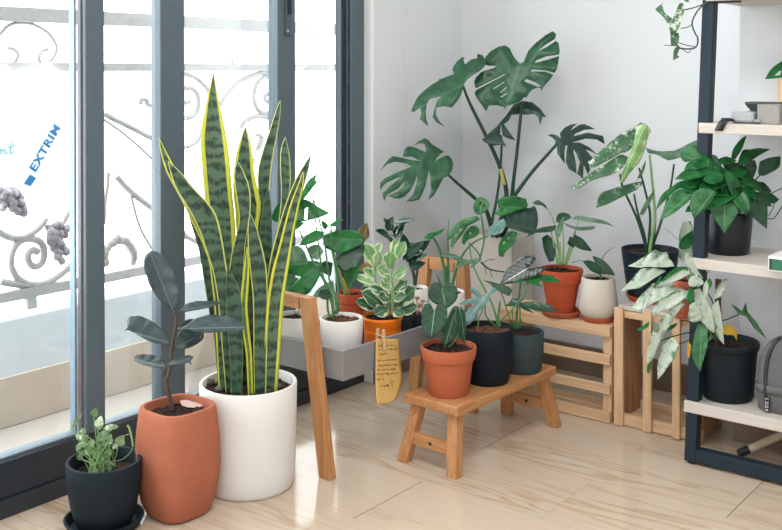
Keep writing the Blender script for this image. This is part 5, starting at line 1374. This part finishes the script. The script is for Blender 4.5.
for i in range(22):
    a = PI * 1.02 + i * .30 + rr.uniform(-.2, .2); ro = rr.uniform(.02, .05); re = rr.uniform(.085, .125)
    a = PI + (i % 11) / 10 * PI * .98 + rr.uniform(-.1, .1); up = rr.uniform(.05, .11)
    s_ = pc0 + Vector((math.cos(a) * ro, math.sin(a) * ro * .8, up + .015)); t_ = pc0 + Vector((math.cos(a) * re * 1.05, math.sin(a) * re, up - rr.uniform(.0, .04)))
    pleaf(mb, s_, t_, rr.uniform(.048, .066), (math.cos(a) * .5, math.sin(a) * .5 - .3, .8), 'heart', .2, .12, 9, 6)
    sm_ = [pc0 + Vector((math.cos(a) * .01, math.sin(a) * .01, 0)), pc0 + Vector((math.cos(a) * ro * .6, math.sin(a) * ro * .5, up * .6)), s_]
    mb.tube(sm_, .0014, 5)
for (bx, by), (tx, ty), Yt, w_ in (((724, 182), (690, 172), 2.80, .06), ((722, 190), (682, 188), 2.79, .062), ((724, 176), (694, 160), 2.81, .058), ((726, 198), (694, 203), 2.79, .06), ((724, 186), (702, 152), 2.82, .056), ((728, 192), (705, 208), 2.78, .06), ((722, 180), (700, 190), 2.78, .064), ((730, 188), (716, 166), 2.80, .056), ((735, 190), (726, 172), 2.80, .06), ((738, 195), (748, 212), 2.80, .06), ((720, 196), (686, 210), 2.78, .056)):
    pleaf(mb, P(bx, by, 2.83), P(tx, ty, Yt), w_, (rr.uniform(-.3, .3), -.75, .7), 'heart', .2, .06, 9, 6)
    mb.tube([pc0 + Vector((rr.uniform(-.02, .02), -.01, -.005)), P(bx + 4, by + 12, 2.86), P(bx, by, 2.83)], .0014, 5)
mb.build('inner_foliage', M['pothos'], plH2, smooth=4, solid=.001)
sm = MB()
for txt in ('520,400 500,320 470,270', '540,400 560,300 580,240 600,200', '560,400 600,330 640,260 670,225', '530,400 545,280 535,140', '510,400 440,320 400,240', '550,400 580,330 610,250 612,300', '500,400 430,330 360,200', '570,400 640,380 700,360'): px_tube(sm, o8, txt, Yh - .01, .0018)
px_tube(sm, o8, '708,440 730,445 750,430 790,365', Yh - .06, .0015); px_tube(sm, o8, '730,315 760,300 800,285', Yh - .03, .0015); px_tube(sm, o8, '712,430 735,390 742,365', Yh - .06, .0012)
sm.build('stem', M['stemdark'], plH2, smooth=4)

# ---------- white leaved plant on the lowest board
o9 = (610, 230); o0 = (610, 290); Yw = cH1.y
foliage(plH1, 'whiteleaf', [
    ('95,165 140,150 200,120 260,120 300,150 322,182 260,187 200,180 140,180', (320, 180), (97, 166), -.05, 'U'),
    ('60,295 110,245 150,205 230,195 282,205 220,242 150,287 100,290', (280, 205), (60, 295), -.08, 'U'),
    ('115,375 160,320 210,280 270,260 330,270 230,312 180,352 160,402', (325, 270), (116, 374), -.10, 'U'),
    ('160,402 180,350 220,300 300,285 342,290 300,322 240,352 190,372', (340, 290), (162, 400), -.12, 'U'),
    ('210,420 230,370 290,330 370,300 387,330 320,382 260,402 220,427', (380, 310), (212, 424), -.13, 'F'),
    ('195,370 188,300 208,220 240,160 290,110 350,60 374,70 335,120 292,190 252,260 228,330 205,362', (370, 65), (196, 368), -.15, 'F', dict(off=o0)),
    ('240,447 238,370 260,280 310,235 342,270 322,340 282,395 255,432', (312, 238), (242, 446), -.13, 'F', dict(off=o0)),
    ('380,147 395,80 420,60 452,110 465,152 420,162', (410, 65), (460, 150), -.14, 'F', dict(off=o0)),
    ('390,272 400,240 440,230 472,260 440,292 400,292', (395, 255), (470, 262), -.12, 'U'),
    ('415,300 450,290 480,350 510,410 528,490 530,517 490,492 440,442 420,380', (430, 292), (530, 515), -.12, 'F'),
    ('500,400 540,350 557,430 577,575 530,522', (530, 360), (576, 573), -.10, 'F'),
    ('515,347 530,290 560,255 592,240 577,290 547,337', (520, 345), (590, 242), -.06, 'F'),
    ('365,152 375,110 400,130 440,200 472,242 430,232 400,212', (375, 115), (470, 240), -.08, 'F'),
    ('265,262 300,230 350,195 402,215 340,252', (400, 212), (266, 262), -.11, 'U'),
    ('300,330 340,290 400,310 380,350 330,370', (395, 310), (305, 335), -.10, 'F'),
    ('470,270 485,250 495,300 475,350 465,310', (475, 265), (475, 348), -.11, 'F'),
    ('475,180 490,170 502,182 495,215 480,205', (485, 215), (490, 172), -.05, 'F'),
], o9, Yw, fold=.42, droop=.10, rip=.2)
foliage(plH1, 'veined', [
    ('450,407 412,340 418,240 440,165 482,170 488,260 470,340', (455, 165), (450, 405), -.14, 'F'),
    ('605,70 640,90 660,105 675,60 687,110 730,160 783,245 720,192 680,132 640,120', (650, 120), (782, 243), .0, 'F', dict(rnd=False)),
    ('488,180 500,215 490,260 525,230 540,200', (500, 210), (490, 255), -.08, 'F', dict()),
], o0, Yw, name='green_foliage')
foliage(plH1, 'green', [
    ('260,252 300,210 350,185 397,190 340,207 290,240', (395, 190), (262, 250), -.115, 'U'),
    ('385,352 390,300 415,288 422,340 402,372', (410, 292), (398, 370), -.13, 'F'),
    ('135,197 165,180 197,155 190,187 150,207', (195, 158), (136, 198), -.12, 'U', dict(off=o0)),
    ('183,412 190,340 212,360 197,417', (195, 345), (188, 415), -.15, 'F', dict(off=o0)),
    ('275,220 300,180 340,165 320,190 290,205', (335, 168), (277, 218), -.10, 'U', dict(off=o0)),
    ('485,250 500,240 510,270 495,305', (495, 242), (496, 303), -.10, 'F'),
    ('215,290 245,240 265,232 245,262 225,285', (262, 235), (217, 290), -.105, 'U'),
], o9, Yw, name='young_foliage')
foliage(plH1, 'yellow', [('552,192 590,178 632,210 633,252 615,226 570,222', (555, 200), (632, 250), -.05, 'U')], o0, Yw, name='withered_leaf'); foliage(plH1, 'yellow', [('384,322 390,260 406,280 396,342', (395, 262), (393, 340), -.14, 'F')], o0, Yw, name='withered_leaf')
sm = MB()
for txt, dy in (('250,255 330,228 400,212 470,205 540,230', -.13), ('345,270 395,252 450,245 530,250', -.12), ('560,250 552,165 590,145 645,122', -.02), ('530,250 480,180 400,90 370,70', -.10), ('540,250 520,150 450,0 420,-60', -.09), ('545,250 545,100 540,40 548,20', -.05), ('540,250 500,150 420,20 340,-30', -.10), ('550,240 530,100 430,-100', -.09), ('540,250 470,170 405,50', -.10)):
    px_tube(sm, o0, txt, Yw + dy, .0017, Y2=Yw)
sm.build('stem', M['stemdark'], plH1, smooth=4)
sm = MB(); q0 = Vector((cH1.x - .02, cH1.y + .02, .182 + zh5 - .03)); sm.tube([q0, q0 + Z * .20], .009, 12); sm.build('support_pole', plain('maroon_pole', (84, 58, 58), .8), plH1, smooth=.8)

# plant of the hidden terracotta pot: pale strap and one green leaf
foliage(plK4, 'whiteleaf', [('345,10 360,-40 400,-45 415,0 412,90 395,160 360,160 342,130', (380, 160), (375, -45), -.04, 'F')], o9, cK4.y, fold=.25)
foliage(plK4, 'green', [('345,82 355,45 375,25 412,2 417,50 395,90 360,97', (410, 8), (350, 92), -.07, 'F')], o9, cK4.y, name='green_leaf')
sm = MB(); px_tube(sm, o9, '395,260 385,200 380,150', cK4.y - .01, .003, Y2=cK4.y - .03); px_tube(sm, o9, '400,260 405,120 412,10', cK4.y - .01, .002, Y2=cK4.y - .06); px_tube(sm, o9, '412,5 380,45 350,55 310,20 270,-10', cK4.y - .06, .0009)
sm.build('stem', M['stempale'], plK4, smooth=4)

# ---------- vine trailing from the top board
oT = (626, 0); vt = RM(post_a(1.343) + .06, fb - .06, 1.343); YV = P(700, 4, RM(fa, fb + .02).y).y - .03
vine = thing('trailing_vine', 'pale flecked vine trailing over the edge of the topmost board', 'plant', vt)
foliage(vine, 'speck', [('145,47 180,15 190,60 230,95 217,132 190,90', (212, 128), (147, 46), 0, 'F', {}), ('215,142 240,80 265,20 285,15 290,60 275,110 255,157 230,167', (285, 50), (232, 165), -.01, 'F', {}), ('225,227 218,160 262,165 266,187 255,227', (262, 175), (226, 226), -.01, 'F', {}), ('235,302 240,250 260,225 269,240 255,275 266,286', (263, 228), (236, 300), 0, 'F', {}), ('275,-10 300,-20 320,12 300,10', (300, -20), (318, 12), 0, 'F', {})], oT, YV)
sm = MB(); q = Vector((vt.x, vt.y, vt.z + .006))
def vtube(txt, r, end=None): px_tube(sm, oT, txt, YV, r, end=end)
vtube('260,240 310,245 350,235 360,195 345,165 330,120 345,75 380,30 425,-2 450,-20', .0022, q)
vtube('290,50 340,38 390,20 425,0', .0018); vtube('275,142 310,135 332,120', .0014); vtube('190,225 230,228 260,228', .001); vtube('262,212 300,225 350,235', .0013); vtube('268,236 310,264 325,248', .0011); vtube('355,200 362,182', .001)
sm.build('stem', M['stemdark'], vine, smooth=4)
# holed leaf over the wooden pot
one(plH3, 'green', (626, 0), '695,395 720,350 760,318 800,300 850,330 830,370 775,388 720,394', (845, 340), (697, 394), cH3.y - .03, 'F', holes=('742,378 765,355 778,355 770,378',), jit=0)
sm = MB(); px_tube(sm, (626, 0), '845,345 840,390 828,440', cH3.y - .03, .002, Y2=cH3.y); sm.build('stem', M['stem'], plH3, smooth=4)
